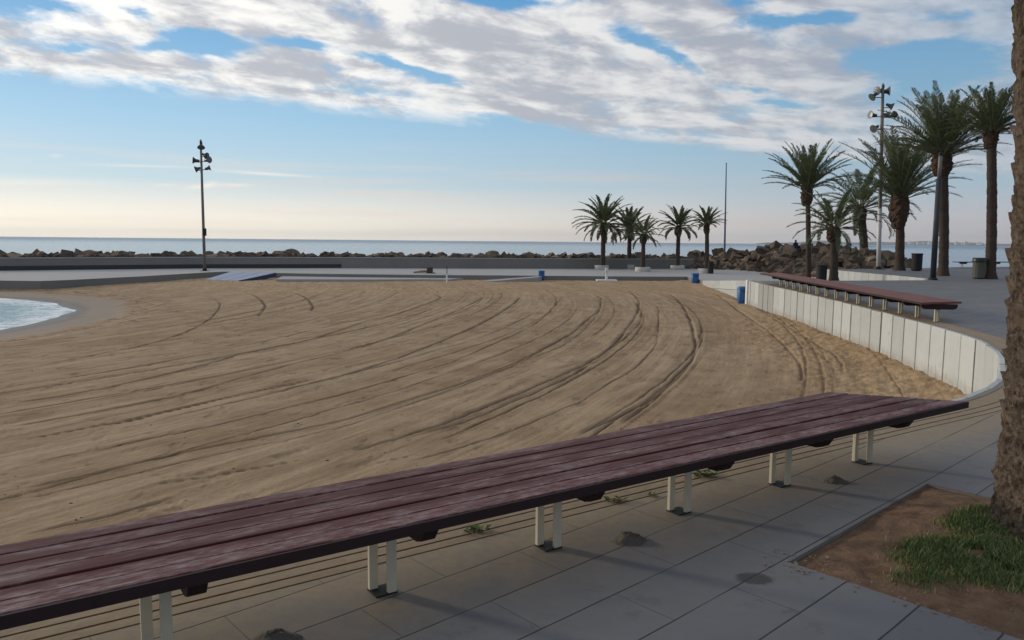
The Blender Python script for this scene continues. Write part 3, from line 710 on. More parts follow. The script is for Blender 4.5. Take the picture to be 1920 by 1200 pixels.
# side wall of the ramp
rw = empty('ramp_wall', (11, 40, -1), 'low smooth white wall along the ramp beside the blue bins', 'wall')
A0 = Vector((10.22, 32.8)); B0 = Vector((12.3, 49.3)); tn = (B0-A0).normalized(); nn = Vector((tn.y, -tn.x))*.2
def rz_(y_): return -.85*min(1, max(0, (y_-32.6)/16.6))
for z0, z1, nm in ((-.42, 0.02, 'upper_course'), (-1.8, -.435, 'lower_course')):
    mb = MB(); pol = [A0, A0+nn, B0+nn, B0]; o2 = Vector((11, 40))
    zl = [rz_(p.y) for p in pol]
    mb.prism([(p-o2) for p in pol][::-1], [(z0 if z0 < -1 else z0+q)+1 for q in zl][::-1], [z1+q+1 for q in zl][::-1])
    mb.build(nm, M['panel_white'], rw, fix=True, bevel=.006)
# ramp surface
mb = MB(); k = mb.addv([(10.4, 32.6, -.002), (19.7, 35.1, -.002), (19.7, 49.5, -.85), (12.5, 49.3, -.85)]); mb.f.append([k, k+1, k+2, k+3])
tag(mb.build('ramp', M['paving']), kind='structure')
mb = MB()
mb.prism([(10.15, 32.5), (10.4, 32.5), (12.5, 49.3), (12.3, 49.3)], -2, [-.01, -.01, -.87, -.87])
# low white wall holding the raised promenade beside the ramp
lw = empty('low_wall', (19.65, 41, 0), 'short low white panel wall stepping up behind the far bench end', 'wall')
for i in range(16):
    y0 = 35.3+i*.84; mb = MB(); mb.box((0, 0, -.48), (.10, .82, .99+.02)); o = mb.build('panel', M['panel_white'], lw, bevel=.006)
    o.location = (0, y0+.42-41, .0+rnd.uniform(-.004, .004))

# ------------------------------------------------------------------ far platform
def atl(l, z_): return [at(a, b, z_) for a, b in l]
front = [(-75, 41)]+atl([(0, 526), (75, 527), (127, 525), (267, 518), (393, 510.5)], -.85)+[(-21.2, 56.6), (-17.1, 55.0), (-13.69, 54.4), (-5.49, 54.2), (-1, 54.6), (3, 54.7), (9.17, 54.9), (12.7, 55.4), (12.45, 49.35), (19.7, 49.5), (20.2, 51), (24.5, 53), (40, 75), (40, 96), (-75, 90)]
bm = bmesh.new(); vs = [bm.verts.new((p[0], p[1], -.85)) for p in front]; f = bm.faces.new(vs)
r_ = bmesh.ops.extrude_face_region(bm, geom=[f])
for v in [e for e in r_['geom'] if isinstance(e, bmesh.types.BMVert)]: v.co.z = -2.2
bmesh.ops.recalc_face_normals(bm, faces=bm.faces); bmesh.ops.triangulate(bm, faces=[f for f in bm.faces if len(f.verts) > 4])
me = bpy.data.meshes.new('pier'); bm.to_mesh(me); bm.free(); pier = bpy.data.objects.new('pier', me); C.objects.link(pier)
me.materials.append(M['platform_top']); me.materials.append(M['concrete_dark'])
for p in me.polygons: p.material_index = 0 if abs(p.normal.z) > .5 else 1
tag(pier, kind='structure')
# lower ledge in front of the middle of the platform
lz = -1.06; L_ = atl([(517, 523.5), (700, 524), (800, 523.5), (838, 524.0)], lz)
mb = MB(); mb.prism([(-16.6, 55.2)]+[(a, b) for a, b in L_]+[(-3.2, 55.0)], -2.0, lz)
led = mb.build('ledge', M['platform_top'], fix=True); tag(led, kind='structure')
# sandy access ramp
mb = MB()
x0, y0 = at(878, 531, -1.25); x1, y1 = at(1010, 519, -.85)
mb.prism([(x0, y0), (x1, 52.6), (x1+.4, 54.9), (x0, 54.9)], -2.0, [-1.25, -.855, -.855, -1.25])
tag(mb.build('beach_ramp', M['concrete'], fix=True), kind='structure')
# joint mark in the left platform face
# blue matting ramp
bmr = empty('beach_matting', (-19, 53, -1), 'striped pale blue matting ramp leading from the sand up to the pier', 'matting')
q = [Vector((*at(383, 524, -1.22), -1.22)), Vector((*at(447, 526.5, -1.22), -1.22)), Vector((*at(515, 512, -.80), -.80)), Vector((*at(433, 509, -.80), -.80))]
off = Vector((-19, 53, -1))
for i in range(3):
    a, b = i/3+.01, (i+1)/3-.01
    P4 = [q[0].lerp(q[1], a), q[0].lerp(q[1], b), q[3].lerp(q[2], b), q[3].lerp(q[2], a)]
    mb = MB(); mb.prism([(p.x-off.x, p.y-off.y) for p in P4], [p.z-off.z-.10 for p in P4], [p.z-off.z for p in P4]); mb.build('strip', M['blue_mat'], bmr, fix=True)
P4 = [q[1], q[1]+Vector((.12, 0, 0)), q[2]+Vector((.12, 0, 0)), q[2]]
mb = MB(); mb.prism([(p.x-off.x, p.y-off.y) for p in P4], [p.z-off.z-.25 for p in P4], [p.z-off.z+.02 for p in P4]); mb.build('dark_edge_strip', M['blue_mat_edge'], bmr, fix=True)

# rear sea wall
sw = empty('sea_wall', (-10, 64, -.85), 'long low grey concrete wall along the back of the pier', 'wall')
base_l = [(-72, 36), (-36.62, 54.54), (-25.16, 62.45), (-14.76, 65.88), (1.86, 68.8), (17.3, 72.8)]
base_l = [Vector(p) for p in base_l]
def wallstrip(z0, z1, th_, proud, mn, nm, segs):
    mb = MB()
    for a, b in segs:
        t = (b-a).normalized(); n_ = Vector((t.y, -t.x))
        P_ = [a+n_*proud, b+n_*proud, b-n_*th_, a-n_*th_]
        mb.prism([(p.x+10, p.y-64) for p in P_], z0, z1)
    mb.build(nm, M[mn], sw, fix=True)
segs = list(zip(base_l, base_l[1:]))
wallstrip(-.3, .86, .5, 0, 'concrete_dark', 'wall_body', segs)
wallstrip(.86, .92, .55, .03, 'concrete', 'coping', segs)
wallstrip(-.3, .33, .2, .012, 'blue_pole' if False else 'grey_metal', 'plinth', segs[:3])

# ------------------------------------------------------------------ boulders
rocks = []
for s_ in range(7):
    rr2 = random.Random(50+s_); bm = bmesh.new(); bmesh.ops.create_icosphere(bm, subdivisions=3, radius=1)
    planes = [(Vector((rr2.gauss(0, 1), rr2.gauss(0, 1), rr2.gauss(0, 1))).normalized(), rr2.uniform(.36, .70)) for _ in range(8)]
    for v in bm.verts:
        for n_, d_ in planes:
            e_ = v.co.dot(n_)-d_
            if e_ > 0: v.co -= n_*e_*.985
        v.co += v.co.normalized()*rr2.uniform(-.03, .03)
    me = bpy.data.meshes.new('boulder'); bm.to_mesh(me); bm.free(); me.materials.append(M['rock']); rocks.append(me)
rnd = random.Random(77)
def boulder(x_, y_, z_, r_, label, group):
    o = bpy.data.objects.new('boulder', rnd.choice(rocks)); C.objects.link(o); o.location = (x_, y_, z_)
    o.scale = (r_*rnd.uniform(.9, 1.5), r_*rnd.uniform(.8, 1.1), r_*rnd.uniform(.5, .85)); o.rotation_euler = (rnd.uniform(-.4, .4), rnd.uniform(-.4, .4), rnd.uniform(0, 6.28))
    tag(o, label, 'boulder', group); return o
Lb = 'brown boulder of the breakwater showing above the long grey concrete wall'; Gb = 'boulders of the breakwater behind the concrete wall'
tot = 0; seg = base_l[1:]
for a, b in zip(seg, seg[1:]):
    L = (b-a).length; t = (b-a)/L; n_ = Vector((-t.y, t.x)); s_ = 0
    while s_ < L:
        p = a+t*s_+n_*(1.5+rnd.uniform(-.2, .3)); r_ = rnd.uniform(.5, .85)
        boulder(p.x, p.y, -.17+rnd.uniform(-.15, .16)-.0*(p.x > -5), r_, Lb, Gb); tot += 1
        if tot % 2:
            p2 = p+n_*1.1; boulder(p2.x, p2.y, -.04+rnd.uniform(-.2, .22), rnd.uniform(.5, .85), Lb, Gb)
        s_ += r_*.86
mb = MB()
for a, b in zip(seg, seg[1:]):
    t = (b-a).normalized(); n_ = Vector((-t.y, t.x)); P_ = [a+n_*.6, b+n_*.6, b+n_*6, a+n_*6]
    mb.prism([(p.x, p.y) for p in P_], -2.5, [-.15, -.15, -1.6, -1.6])
mb2 = MB()
# right hand pile
Lp = 'orange brown boulder heaped in the rock pile behind the far palms'; Gp = 'boulders in the rock pile behind the palms'
ridge = [(17.5, 76.5, .35), (21.5, 74.5, .75), (25.0, 70, 1.25), (25.8, 65, 1.35), (25.8, 61, 1.25), (26.3, 57.5, 1.15), (27.3, 55.8, .75), (29.0, 56.2, .0)]
cnt = 0
def ridge_at(t):
    i = min(int(t), len(ridge)-2); f_ = t-i; a, b = ridge[i], ridge[i+1]; return [a[j]+(b[j]-a[j])*f_ for j in range(3)]
for k in range(140):
    t = rnd.uniform(0, len(ridge)-1.001); x_, y_, h_ = ridge_at(t); q_ = ridge_at(min(t+.2, len(ridge)-1.001)); tx, ty = q_[0]-x_, q_[1]-y_; L = math.hypot(tx, ty) or 1
    w_ = -rnd.uniform(0, 1)*3.8 if k % 4 else rnd.uniform(0, 1.5); nx_, ny_ = -ty/L, tx/L
    if nx_ > 0: nx_, ny_ = -nx_, -ny_
    # nx points to the camera-left/front side
    hh = h_-abs(w_)*.52; r_ = rnd.uniform(.5, 1.0)
    X_, Y_ = x_+nx_*abs(w_)*(1 if w_ < 0 else -1), y_+ny_*abs(w_)*(1 if w_ < 0 else -1)
    boulder(X_, Y_, max(hh-.3, -1.0)+rnd.uniform(-.1, .1), r_, Lp, Gp)
for px, py, zt, r_, lb in [(1405, 466, 1.1, .8, 'square brown boulder standing up at the left of the rock pile top'), (1464, 470, .95, .8, 'pointed boulder that carries the seated person')]:
    x_, y_ = (22.3, 68) if px < 1430 else (23.6, 64.5); z_ = hz(x_, y_, py); o = boulder(x_, y_, z_-.1, r_, lb, None)
    o.rotation_euler = (0.1, .1, .5)
mb = MB()                                            # rubble core under both rows
for i in range(len(ridge)-1):
    a, b = ridge[i], ridge[i+1]; t = Vector((b[0]-a[0], b[1]-a[1])).normalized(); n_ = Vector((t.y, -t.x))
    for s1_, s2_ in ((0, 3.2), (-3.2, 0)):
        P_ = [Vector(a[:2])+n_*s1_, Vector(b[:2])+n_*s1_, Vector(b[:2])+n_*s2_, Vector(a[:2])+n_*s2_]
        hs = [a[2]-1.25 if s1_ == 0 else -1.2, b[2]-1.25 if s1_ == 0 else -1.2, b[2]-1.25 if s2_ == 0 else -1.2, a[2]-1.25 if s2_ == 0 else -1.2]
        mb.prism([(p.x, p.y) for p in P_], -2.6, hs)
for a, b in zip(seg, seg[1:]):
    t = (b-a).normalized(); n_ = Vector((-t.y, t.x)); P_ = [a+n_*.6, b+n_*.6, b+n_*6, a+n_*6]
    mb.prism([(p.x, p.y) for p in P_], -2.5, [.10, .10, -1.6, -1.6])
rk = random.Random(12)
def block(x_, y_, z_, r_):
    vs = []
    Rm = Matrix.Rotation(rk.uniform(0, 6.28), 3, 'Z') @ Matrix.Rotation(rk.uniform(-.7, .7), 3, 'X') @ Matrix.Rotation(rk.uniform(-.7, .7), 3, 'Y'); k = len(mb.v)
    mb.box((x_, y_, z_), (2*r_*rk.uniform(.8, 1.4), 2*r_*rk.uniform(.6, 1.1), 2*r_*rk.uniform(.5, .9)), Rm)
    for i in range(k, k+8): mb.v[i] = tuple(c_+rk.uniform(-.28, .28)*r_ for c_ in mb.v[i])
for a, b in zip(seg, seg[1:]):
    L = (b-a).length; t = (b-a)/L; n_ = Vector((-t.y, t.x))
    for _ in range(int(L*6)):
        p = a+t*rk.uniform(0, L)+n_*rk.uniform(.8, 3.2); block(p.x, p.y, rk.uniform(-.08, .18), rk.uniform(.16, .36))
for _ in range(520):
    t = rk.uniform(0, len(ridge)-1.001); x_, y_, h_ = ridge_at(t); q_ = ridge_at(min(t+.2, len(ridge)-1.001)); L = math.hypot(q_[0]-x_, q_[1]-y_) or 1; nx_, ny_ = -(q_[1]-y_)/L, (q_[0]-x_)/L
    if nx_ > 0: nx_, ny_ = -nx_, -ny_
    w_ = rk.uniform(-1.2, 4.0); block(x_+nx_*w_, y_+ny_*w_, max(h_-abs(w_)*.52-.05, -.9)+rk.uniform(-.25, .2), rk.uniform(.16, .42))
tag(mb.build('rubble', M['rubble'], fix=True), 'small angular rubble filling the gaps between the boulders', 'rubble', kind='stuff')

# ------------------------------------------------------------------ far coast
rnd = random.Random(8); mb = MB(); pts = []
for i in range(90):
    px = 1480+i*9; u_, v_ = uv(px, 460); D = 7000
    rise = min(1, i/14); hgt = 4+26*rise+7*math.sin(i*.21)*rise+5*math.sin(i*.53+1)+rnd.uniform(-1.5, 1.5)
    pts.append((u_*D, D, max(2, hgt)))
k = mb.addv([(a, b, -3) for a, b, h_ in pts]+[(a, b+250, h_*.6) for a, b, h_ in pts]+[(a, b+700, h_) for a, b, h_ in pts]+[(a, b+1100, -3) for a, b, h_ in pts]); n = len(pts)
for r_ in range(3):
    for i in range(n-1): mb.f.append([k+r_*n+i, k+r_*n+i+1, k+(r_+1)*n+i+1, k+(r_+1)*n+i])
tag(mb.build('hills', M['hill'], smooth=True), kind='structure')
for i in range(22):
    px = rnd.choice([rnd.uniform(1770, 1860), rnd.uniform(1770, 1880), rnd.uniform(1700, 1770)]); u_, _ = uv(px, 458); h_ = rnd.uniform(14, 34); w_ = rnd.uniform(12, 40)
    b_ = empty('apartment_block', (u_*6990, 6960+rnd.uniform(0, 200), 4), 'tiny pale building on the hazy far coast at the right', 'building', 'pale buildings on the far coast')
    mb = MB(); mb.box((0, 0, h_/2), (w_, 14, h_)); mb.build('walls', M['far_building'], b_)
    mb = MB(); mb.box((0, 0, h_+1.5), (w_*.4, 6, 3)); mb.build('roof_box', M['far_building'], b_)

# ------------------------------------------------------------------ haze
mt = bpy.data.materials.new('haze'); mt.use_nodes = True; g = NT(mt.node_tree)
v_ = g.new('ShaderNodeVolumePrincipled'); v_.inputs['Color'].default_value = (.80, .88, .97, 1); v_.inputs['Density'].default_value = 7e-5; v_.inputs['Anisotropy'].default_value = .2
o_ = g.new('ShaderNodeOutputMaterial'); g.l.new(v_.outputs[0], o_.inputs['Volume'])
mb = MB(); mb.box((0, 0, 40), (19000, 19000, 88)); hzb = mb.build('haze', mt); hzb['kind'] = 'stuff'; hzb['label'] = 'thin sea haze over the water and the far coast'; hzb['category'] = 'haze'

# ------------------------------------------------------------------ benches
def bench(name, near, far, ztop, supp, label, plank_mat, nplk=6, thick=.045, seat_name='seat', cyv=None):
    """near/far: end points (xy) of the two long edges; supp: list of support positions (0..1 along) """
    n0, n1 = Vector(near[0]), Vector(near[1]); f0, f1 = Vector(far[0]), Vector(far[1])
    dirv = (n1-n0).normalized(); ang = math.atan2(dirv.y, dirv.x); perp = Vector((-dirv.y, dirv.x))
    root = empty(name, (n0.x, n0.y, 0), label, 'bench', rz=ang)
    def loc(p): w_ = p-n0; return (w_.dot(dirv), w_.dot(perp))
    N0, N1, F0, F1 = [Vector(loc(p)) for p in (n0, n1, f0, f1)]
    mb = MB(); gap = .008; rd = random.Random(3); S = 1 if F0.y > 0 else -1
    for i in range(nplk):
        a = i/nplk; b = (i+1)/nplk; wd = (F0-N0).length/nplk; ga = gap/2/wd/nplk
        A, B_ = N0.lerp(F0, a+ga), N1.lerp(F1, a+ga); D, C_ = N0.lerp(F0, b-ga), N1.lerp(F1, b-ga)
        zo = ztop+rd.uniform(-.0025, .0025)
        K = max(2, int((B_-A).length/1.4)); 
        row = []
        for j in range(K+1):
            t = j/K; p = A.lerp(B_, t); q_ = D.lerp(C_, t); dz = rd.uniform(-.002, .002) if 0 < j < K else 0
            row.append((p, q_, zo+dz))
        k = mb.addv([v for p, q_, z_ in row for v in ((p.x, p.y, z_-thick), (q_.x, q_.y, z_-thick), (q_.x, q_.y, z_), (p.x, p.y, z_))])
        for j in range(K):
            o1 = k+4*j; o2 = o1+4
            for s_ in range(4): mb.f.append([o1+s_, o1+(s_+1) % 4, o2+(s_+1) % 4, o2+s_])
        mb.f.append([k+3, k+2, k+1, k]); e_ = k+4*K; mb.f.append([e_, e_+1, e_+2, e_+3])
    seat = mb.build(seat_name, M[plank_mat], root, fix=True, bevel=.004)
    # strip added over the near plank edge, its shade put into the colour
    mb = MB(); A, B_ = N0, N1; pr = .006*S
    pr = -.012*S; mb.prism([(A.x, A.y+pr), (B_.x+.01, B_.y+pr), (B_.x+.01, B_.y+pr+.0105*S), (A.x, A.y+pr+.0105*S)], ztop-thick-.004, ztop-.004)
    mb.build('dark_edge_strip', M['dark_and_shaded_wood'], root, fix=True)
    width = abs(F0.y-N0.y); cy = cyv if cyv else (N0.y+F0.y)/2
    for s_ in supp:
        cx = s_
        u_ = empty('support', (cx, cy, 0)); 
        # support is a joined steel frame: posts, head plate, foot plate
        bpy.data.objects.remove(u_)
        for sg in (-1, 1):
            mb = MB(); mb.box((cx+sg*.029, cy-sg*.038, (ztop-thick-.03)/2), (.042, .022, ztop-thick-.03)); 
            mb.box((cx+sg*.029+.018, cy-sg*.038+.018, (ztop-thick-.03)/2), (.006, .034, ztop-thick-.031)); mb.build('leg', M['cream_paint'], root, bevel=.002)
        mb = MB(); mb.box((cx, cy, .004), (.105, .10, .008)); mb.build('foot_plate', M['dark_metal'], root)
        mb = MB(); mb.box((cx, cy, ztop-thick-.07), (.05, .05, .13)); mb.build('head_plate', M['grey_metal'], root)
        # timber cross beam with rounded lower corners
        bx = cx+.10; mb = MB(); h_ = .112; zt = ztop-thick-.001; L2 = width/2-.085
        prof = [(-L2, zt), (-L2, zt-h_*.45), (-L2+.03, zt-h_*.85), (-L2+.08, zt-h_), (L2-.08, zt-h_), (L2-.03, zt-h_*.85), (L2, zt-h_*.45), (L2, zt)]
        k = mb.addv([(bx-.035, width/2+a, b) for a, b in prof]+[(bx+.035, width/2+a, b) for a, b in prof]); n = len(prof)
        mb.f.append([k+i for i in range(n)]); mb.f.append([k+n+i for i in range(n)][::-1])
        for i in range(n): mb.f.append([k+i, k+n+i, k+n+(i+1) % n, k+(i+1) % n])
        mb.build('cross_beam', M['dark_and_shaded_wood'], root, fix=True, bevel=.004)
    return root
# near bench: visible supports lie at these distances along it
nd = Vector((.824, .567)).normalized(); N0_ = Vector((-.43, 3.02))-nd*5.2
def near_on(t): return N0_+nd*t
tip = Vector((3.38, 5.57)); ftip = Vector((2.47, 5.87))
n0 = Vector((-1.56, 2.23)); dn = (tip-n0).normalized(); n_start = n0-dn*3.6
fdir = (ftip-Vector((-1.91, 2.75))).normalized(); f_start = Vector((-1.91, 2.75))-fdir*3.7
legs_px = [(713, 1105), (1017, 1019), (1262, 955), (1450, 905), (1604, 864), (288, 1203)]
sl = sorted([(Vector(at(a, b))-n_start).dot(dn) for a, b in legs_px]); sp = .93
while sl[0]-sp > .2: sl.insert(0, sl[0]-sp)
bench('slatted_bench', (n_start, tip), (f_start, ftip), .45, sl, 'long low slatted bench with worn dark red planks on cream steel legs in the foreground', 'red_planks', nplk=6, cyv=.375)
# right bench
ra, rb = Vector(at(1426, 511.5, .44)), Vector(at(1729, 567, .43)); fb, fa = Vector(at(1803.7, 565.5, .43)), Vector(at(1412, 508.5, .44))
ra = rb+(ra-rb); dn2 = (rb-ra).normalized(); Lr = (rb-ra).length
fa = Vector((ra.x+.95, ra.y+.6))
bench('slatted_bench', (ra, rb), (fa, fb), .43, [Lr-.35-k*.93 for k in range(int(Lr/.93))], 'long red slatted bench beside the white panel wall on the right promenade', 'red_far', nplk=6)
# far bench on the quay
q0, q1 = Vector(at(1797, 491, .45)), Vector(at(1905, 491, .45))
dq = (q1-q0).normalized(); bench('slatted_bench', (q0, q1), (q0+Vector((0, .8)), q1+Vector((0, .8))), .45, [.8, 2.4, 4.0][:int((q1-q0).length)], 'dark narrow bench far off at the water edge beyond the right palms', 'dark_and_shaded_wood', nplk=4)

# ------------------------------------------------------------------ palms
def frond(mb, tones, o, az, el, L, droop, rd, nl=46, leaf=.46, wleaf=.03, tone=.45):
    p = Vector(o); h = Vector((math.cos(az), math.sin(az), 0)); pts = []; n = 12; ds_ = L/n
    sideb = rd.uniform(-.25, .25)
    for i in range(n+1):
        pts.append(p.copy()); t = i/n; e = el-droop*(t**1.5)
        hh = Matrix.Rotation(sideb*t*t, 3, 'Z') @ h
        p = p+(hh*math.cos(e)+Vector((0, 0, math.sin(e))))*ds_
    def sample(t):
        f_ = t*n; i = min(int(f_), n-1); return pts[i].lerp(pts[i+1], f_-i), (pts[i+1]-pts[i]).normalized()
    # rachis
    k0 = len(mb.v); 
    for i, q in enumerate(pts):
        r_ = .026*(1-i/n)*(L/3.2)+.005; T = (pts[min(i+1, n)]-pts[max(i-1, 0)]).normalized(); s_ = T.cross(Vector((0, 0, 1))); s_ = s_.normalized() if s_.length > .05 else Vector((1, 0, 0)); u_ = s_.cross(T)
        mb.v += [tuple(q+s_*r_), tuple(q+u_*r_), tuple(q-s_*r_), tuple(q-u_*r_)]
    for i in range(n):
        for j in range(4): mb.f.append([k0+i*4+j, k0+i*4+(j+1) % 4, k0+(i+1)*4+(j+1) % 4, k0+(i+1)*4+j])
    tones += [.85]*(4*(n+1))
    for i in range(nl):
        t = .16+.84*(i+rd.random()*.5)/nl; q, T = sample(min(t, .999)); s_ = T.cross(Vector((0, 0, 1)))
        s_ = s_.normalized() if s_.length > .05 else Vector((math.sin(az), -math.cos(az), 0)); u_ = s_.cross(T).normalized()
        ll = leaf*(math.sin(math.pi*min(1, .18+t*.80))**.6)*rd.uniform(.85, 1.1)*(L/3.0)
        for sg in (-1, 1):
            d_ = (T*rd.uniform(.7, .95)+s_*sg*rd.uniform(.55, .8)+u_*rd.uniform(.10, .45)).normalized()
            tipp = q+d_*ll*rd.uniform(.8, 1.1)+Vector((0, 0, -.16*ll)); midp = q+d_*ll*.5
            wv = d_.cross(u_+s_*rd.uniform(-.6, .6)).normalized()*wleaf*.5
            k = mb.addv([q-wv*.5, q+wv*.5, midp+wv, midp-wv, tipp]); mb.f += [[k, k+1, k+2, k+3], [k+3, k+2, k+4]]
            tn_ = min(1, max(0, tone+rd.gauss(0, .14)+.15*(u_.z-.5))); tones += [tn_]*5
def palm(loc, H, r, L, nf, emin, emax, droop, label, boots=None, group=None, seed=1, lean=(0, 0), rtop=None, wl=.035, special=()):
    rd = random.Random(seed); root = empty('palm_tree', loc, label, 'palm tree', group)
    mb = MB(); n = 16; rows = max(24, int(H*14)); rtop = rtop or r*.85; top = Vector((lean[0], lean[1], H))
    for j in range(rows+1):
        t = j/rows; z_ = H*t; rad = r+(rtop-r)*t+r*.45*math.exp(-z_/.22)
        cx_ = lean[0]*t**1.5; cy_ = lean[1]*t**1.5
        for i in range(n):
            a = 2*math.pi*i/n; ph = (z_/.16+(i*.5)) % 1.0
            rr2 = rad*(1+.14*(ph-.5)+rd.uniform(-.06, .06)); mb.v.append((cx_+rr2*math.cos(a), cy_+rr2*math.sin(a), z_))
    for j in range(rows):
        for i in range(n): i2 = (i+1) % n; mb.f.append([j*n+i, j*n+i2, (j+1)*n+i2, (j+1)*n+i])
    mb.build('trunk', M['palm_bark'], root, smooth=True)
    if boots:                                   # (depth below crown, radius)
        bd, br = boots; mb = MB(); pr = []
        for j in range(15):
            t = j/14; rad = rtop*.95+(br-rtop*.95)*math.sin(math.pi*min(1, .06+t*.90))**.8; pr.append((rad, H-bd+bd*1.12*t))
        k0 = len(mb.v)
        for j, (a_, z_) in enumerate(pr):
            for i in range(18):
                w_ = 2*math.pi*(i+.5*(j % 2))/18; q_ = a_*(1+rd.uniform(-.16, .16)+.04*((i+j) % 2)); mb.v.append((lean[0]+q_*math.cos(w_), lean[1]+q_*math.sin(w_), z_+rd.uniform(-.03, .03)))
        for j in range(14):
            for i in range(18): i2 = (i+1) % 18; mb.f.append([k0+j*18+i, k0+j*18+i2, k0+(j+1)*18+i2, k0+(j+1)*18+i])
        mb.f.append([k0+14*18+i for i in range(18)])
        # cut stubs
        for _ in range(26):
            w_ = rd.uniform(0, 6.28); t = rd.random(); z_ = H-bd*(.75-.7*t); q_ = br*.8
            b0 = Vector((lean[0]+q_*math.cos(w_), lean[1]+q_*math.sin(w_), z_)); d_ = Vector((math.cos(w_)*.6, math.sin(w_)*.6, .8)).normalized()
            mb.tube([b0, b0+d_*rd.uniform(.10, .24)], [.035, .022], 5)
        mb.build('leaf_bases', M['palm_boots'], root)
    mb = MB(); tones = []; ga = 2.399963
    for i in range(nf):
        q = (i+.5)/nf; el = emax-(emax-emin)*(q**.8)+rd.uniform(-.10, .10); az = i*ga+rd.uniform(-.25, .25)
        LL = L*(.80+.25*math.sin(math.pi*min(1, q*1.1)))*rd.uniform(.9, 1.08)
        base_ = top+Vector((math.cos(az), math.sin(az), 0))*rtop*.5+Vector((0, 0, -.25*q*(boots[0] if boots else .3)+.08))
        frond(mb, tones, base_, az, el, LL, droop*(.45+.75*q)*rd.uniform(.8, 1.2), rd, wleaf=wl, tone=.30+.15*(1-q)+rd.uniform(-.08, .12))
    for (az, el, LL, dr) in special: frond(mb, tones, top, az, el, LL, dr, rd, wleaf=wl, tone=.4)
    cr = mb.build('crown', M['palm_leaf'], root); fattr(cr, 'tone', tones)
    return root
R = math.radians
def P(px, py, z_, ytop):
    x_, y_ = at(px, py, z_); return (x_, y_, z_), hz(x_, y_, ytop)-z_
gA = None
loc, H = P(1130, 505, -.85, 420); palm(loc, H, .22, 3.1, 46, R(-12), R(86), 1.25, 'largest and leftmost palm of the far row in white planters', (1.1, .30), seed=3, wl=.075)
loc, H = P(1179, 503.5, -.85, 430); palm(loc, H, .21, 2.8, 40, R(-15), R(82), 1.25, 'second palm of the far planter row, its crown touching the largest one', (.8, .28), seed=4, wl=.075)
loc, H = P(1205, 509, -.85, 440); palm(loc, H, .19, 2.1, 22, R(-20), R(78), 1.0, 'smallest palm of the far row, with a thin ragged crown', (.8, .27), seed=5, wl=.075)
loc, H = P(1270, 505.5, -.85, 425); palm(loc, H, .20, 2.35, 40, R(-12), R(84), 1.2, 'fourth palm of the far planter row, standing alone right of the smallest', (.9, .27), seed=6, wl=.075)
loc, H = P(1325, 512, -.85, 420); palm(loc, H, .18, 1.7, 34, R(5), R(82), .9, 'rightmost palm of the far planter row, next to a dark bin', (.8, .24), seed=7, wl=.075, lean=(-.12, 0))
# right hand group
def PD(px, dpt, z_, ytop):
    x_ = dpt*(px-960)/F; return (x_, dpt, z_), hz(x_, dpt, ytop)-z_
loc, H = PD(1514, 42, -.5, 352); palm(loc, H, .14, 2.75, 46, R(22), R(88), .75, 'slim palm with a fan crown at the left of the right hand group', (1.0, .30), seed=11, wl=.045, lean=(-.28, 0))
loc, H = PD(1562, 38, -.3, 428); palm(loc, H, .20, 2.4, 30, R(-5), R(82), 1.35, 'short drooping palm behind the far end of the red bench', (.7, .32), seed=12, wl=.045, lean=(-.12, 0))
loc, H = PD(1618, 61, -.3, 390); palm(loc, H, .33, 4.5, 36, R(-10), R(86), 1.5, 'stout drooping palm rising behind the rock pile', (1.3, .46), seed=13, wl=.065, lean=(-.55, 0))
loc, H = P(1686, 507, 0, 362); palm(loc, H, .27, 4.5, 58, R(24), R(88), .85, 'palm with a swollen brown crown base just right of the tall floodlight mast', (2.2, .56), seed=14, wl=.05, lean=(-.25, 0))
loc, H = P(1768, 517, 0, 288); palm(loc, H, .235, 3.75, 68, R(20), R(88), .8, 'tallest wide crowned palm beside the dark lamp post', (1.15, .48), seed=15, wl=.042, rtop=.22, lean=(-.45, 0))
loc, H = P(1856, 523, 0, 248); palm(loc, H, .23, 2.5, 56, R(12), R(88), .9, 'tall slim palm beside the olive bin at the far right', (.75, .30), seed=16, wl=.04, rtop=.20, lean=(-.45, 0))
# palm mostly hidden by the near trunk, one frond tip shows
px7 = 34*(2025-960)/F
palm((px7, 34, 0), hz(px7, 34, 70), .25, 2.3, 40, R(0), R(86), .9, 'palm hidden behind the big near trunk with one frond tip showing', (.8, .34), seed=17, wl=.04, rtop=.2, special=((math.pi, R(8), 3.55, .35), (math.pi+.1, R(4), 3.5, .3)))

# planters
for i, (px, py) in enumerate([(1128, 508), (1179, 506.3), (1205, 512), (1270, 508.3), (1323, 515)]):
    x_, y_ = at(px, py-3, -.85)
    lbl = ['round white planter under the largest far palm', 'round white planter under the second far palm', 'round white planter under the smallest far palm', 'round white planter under the fourth far palm', 'round pale planter under the rightmost far palm'][i]
    r_ = empty('planter', (x_, y_, -.85), lbl, 'planter'); mb = MB()
    mb.lathe([(.62, 0), (.64, .04), (.64, .34), (.60, .37), (.54, .37), (.52, .28)], 28, cap=False); autosmooth(mb.build('rim', M['planter_white'], r_))
    mb = MB(); mb.lathe([(.53, .26), (.3, .31), (.02, .34)], 20, cap=True); mb.build('earth', M['soil'], r_)

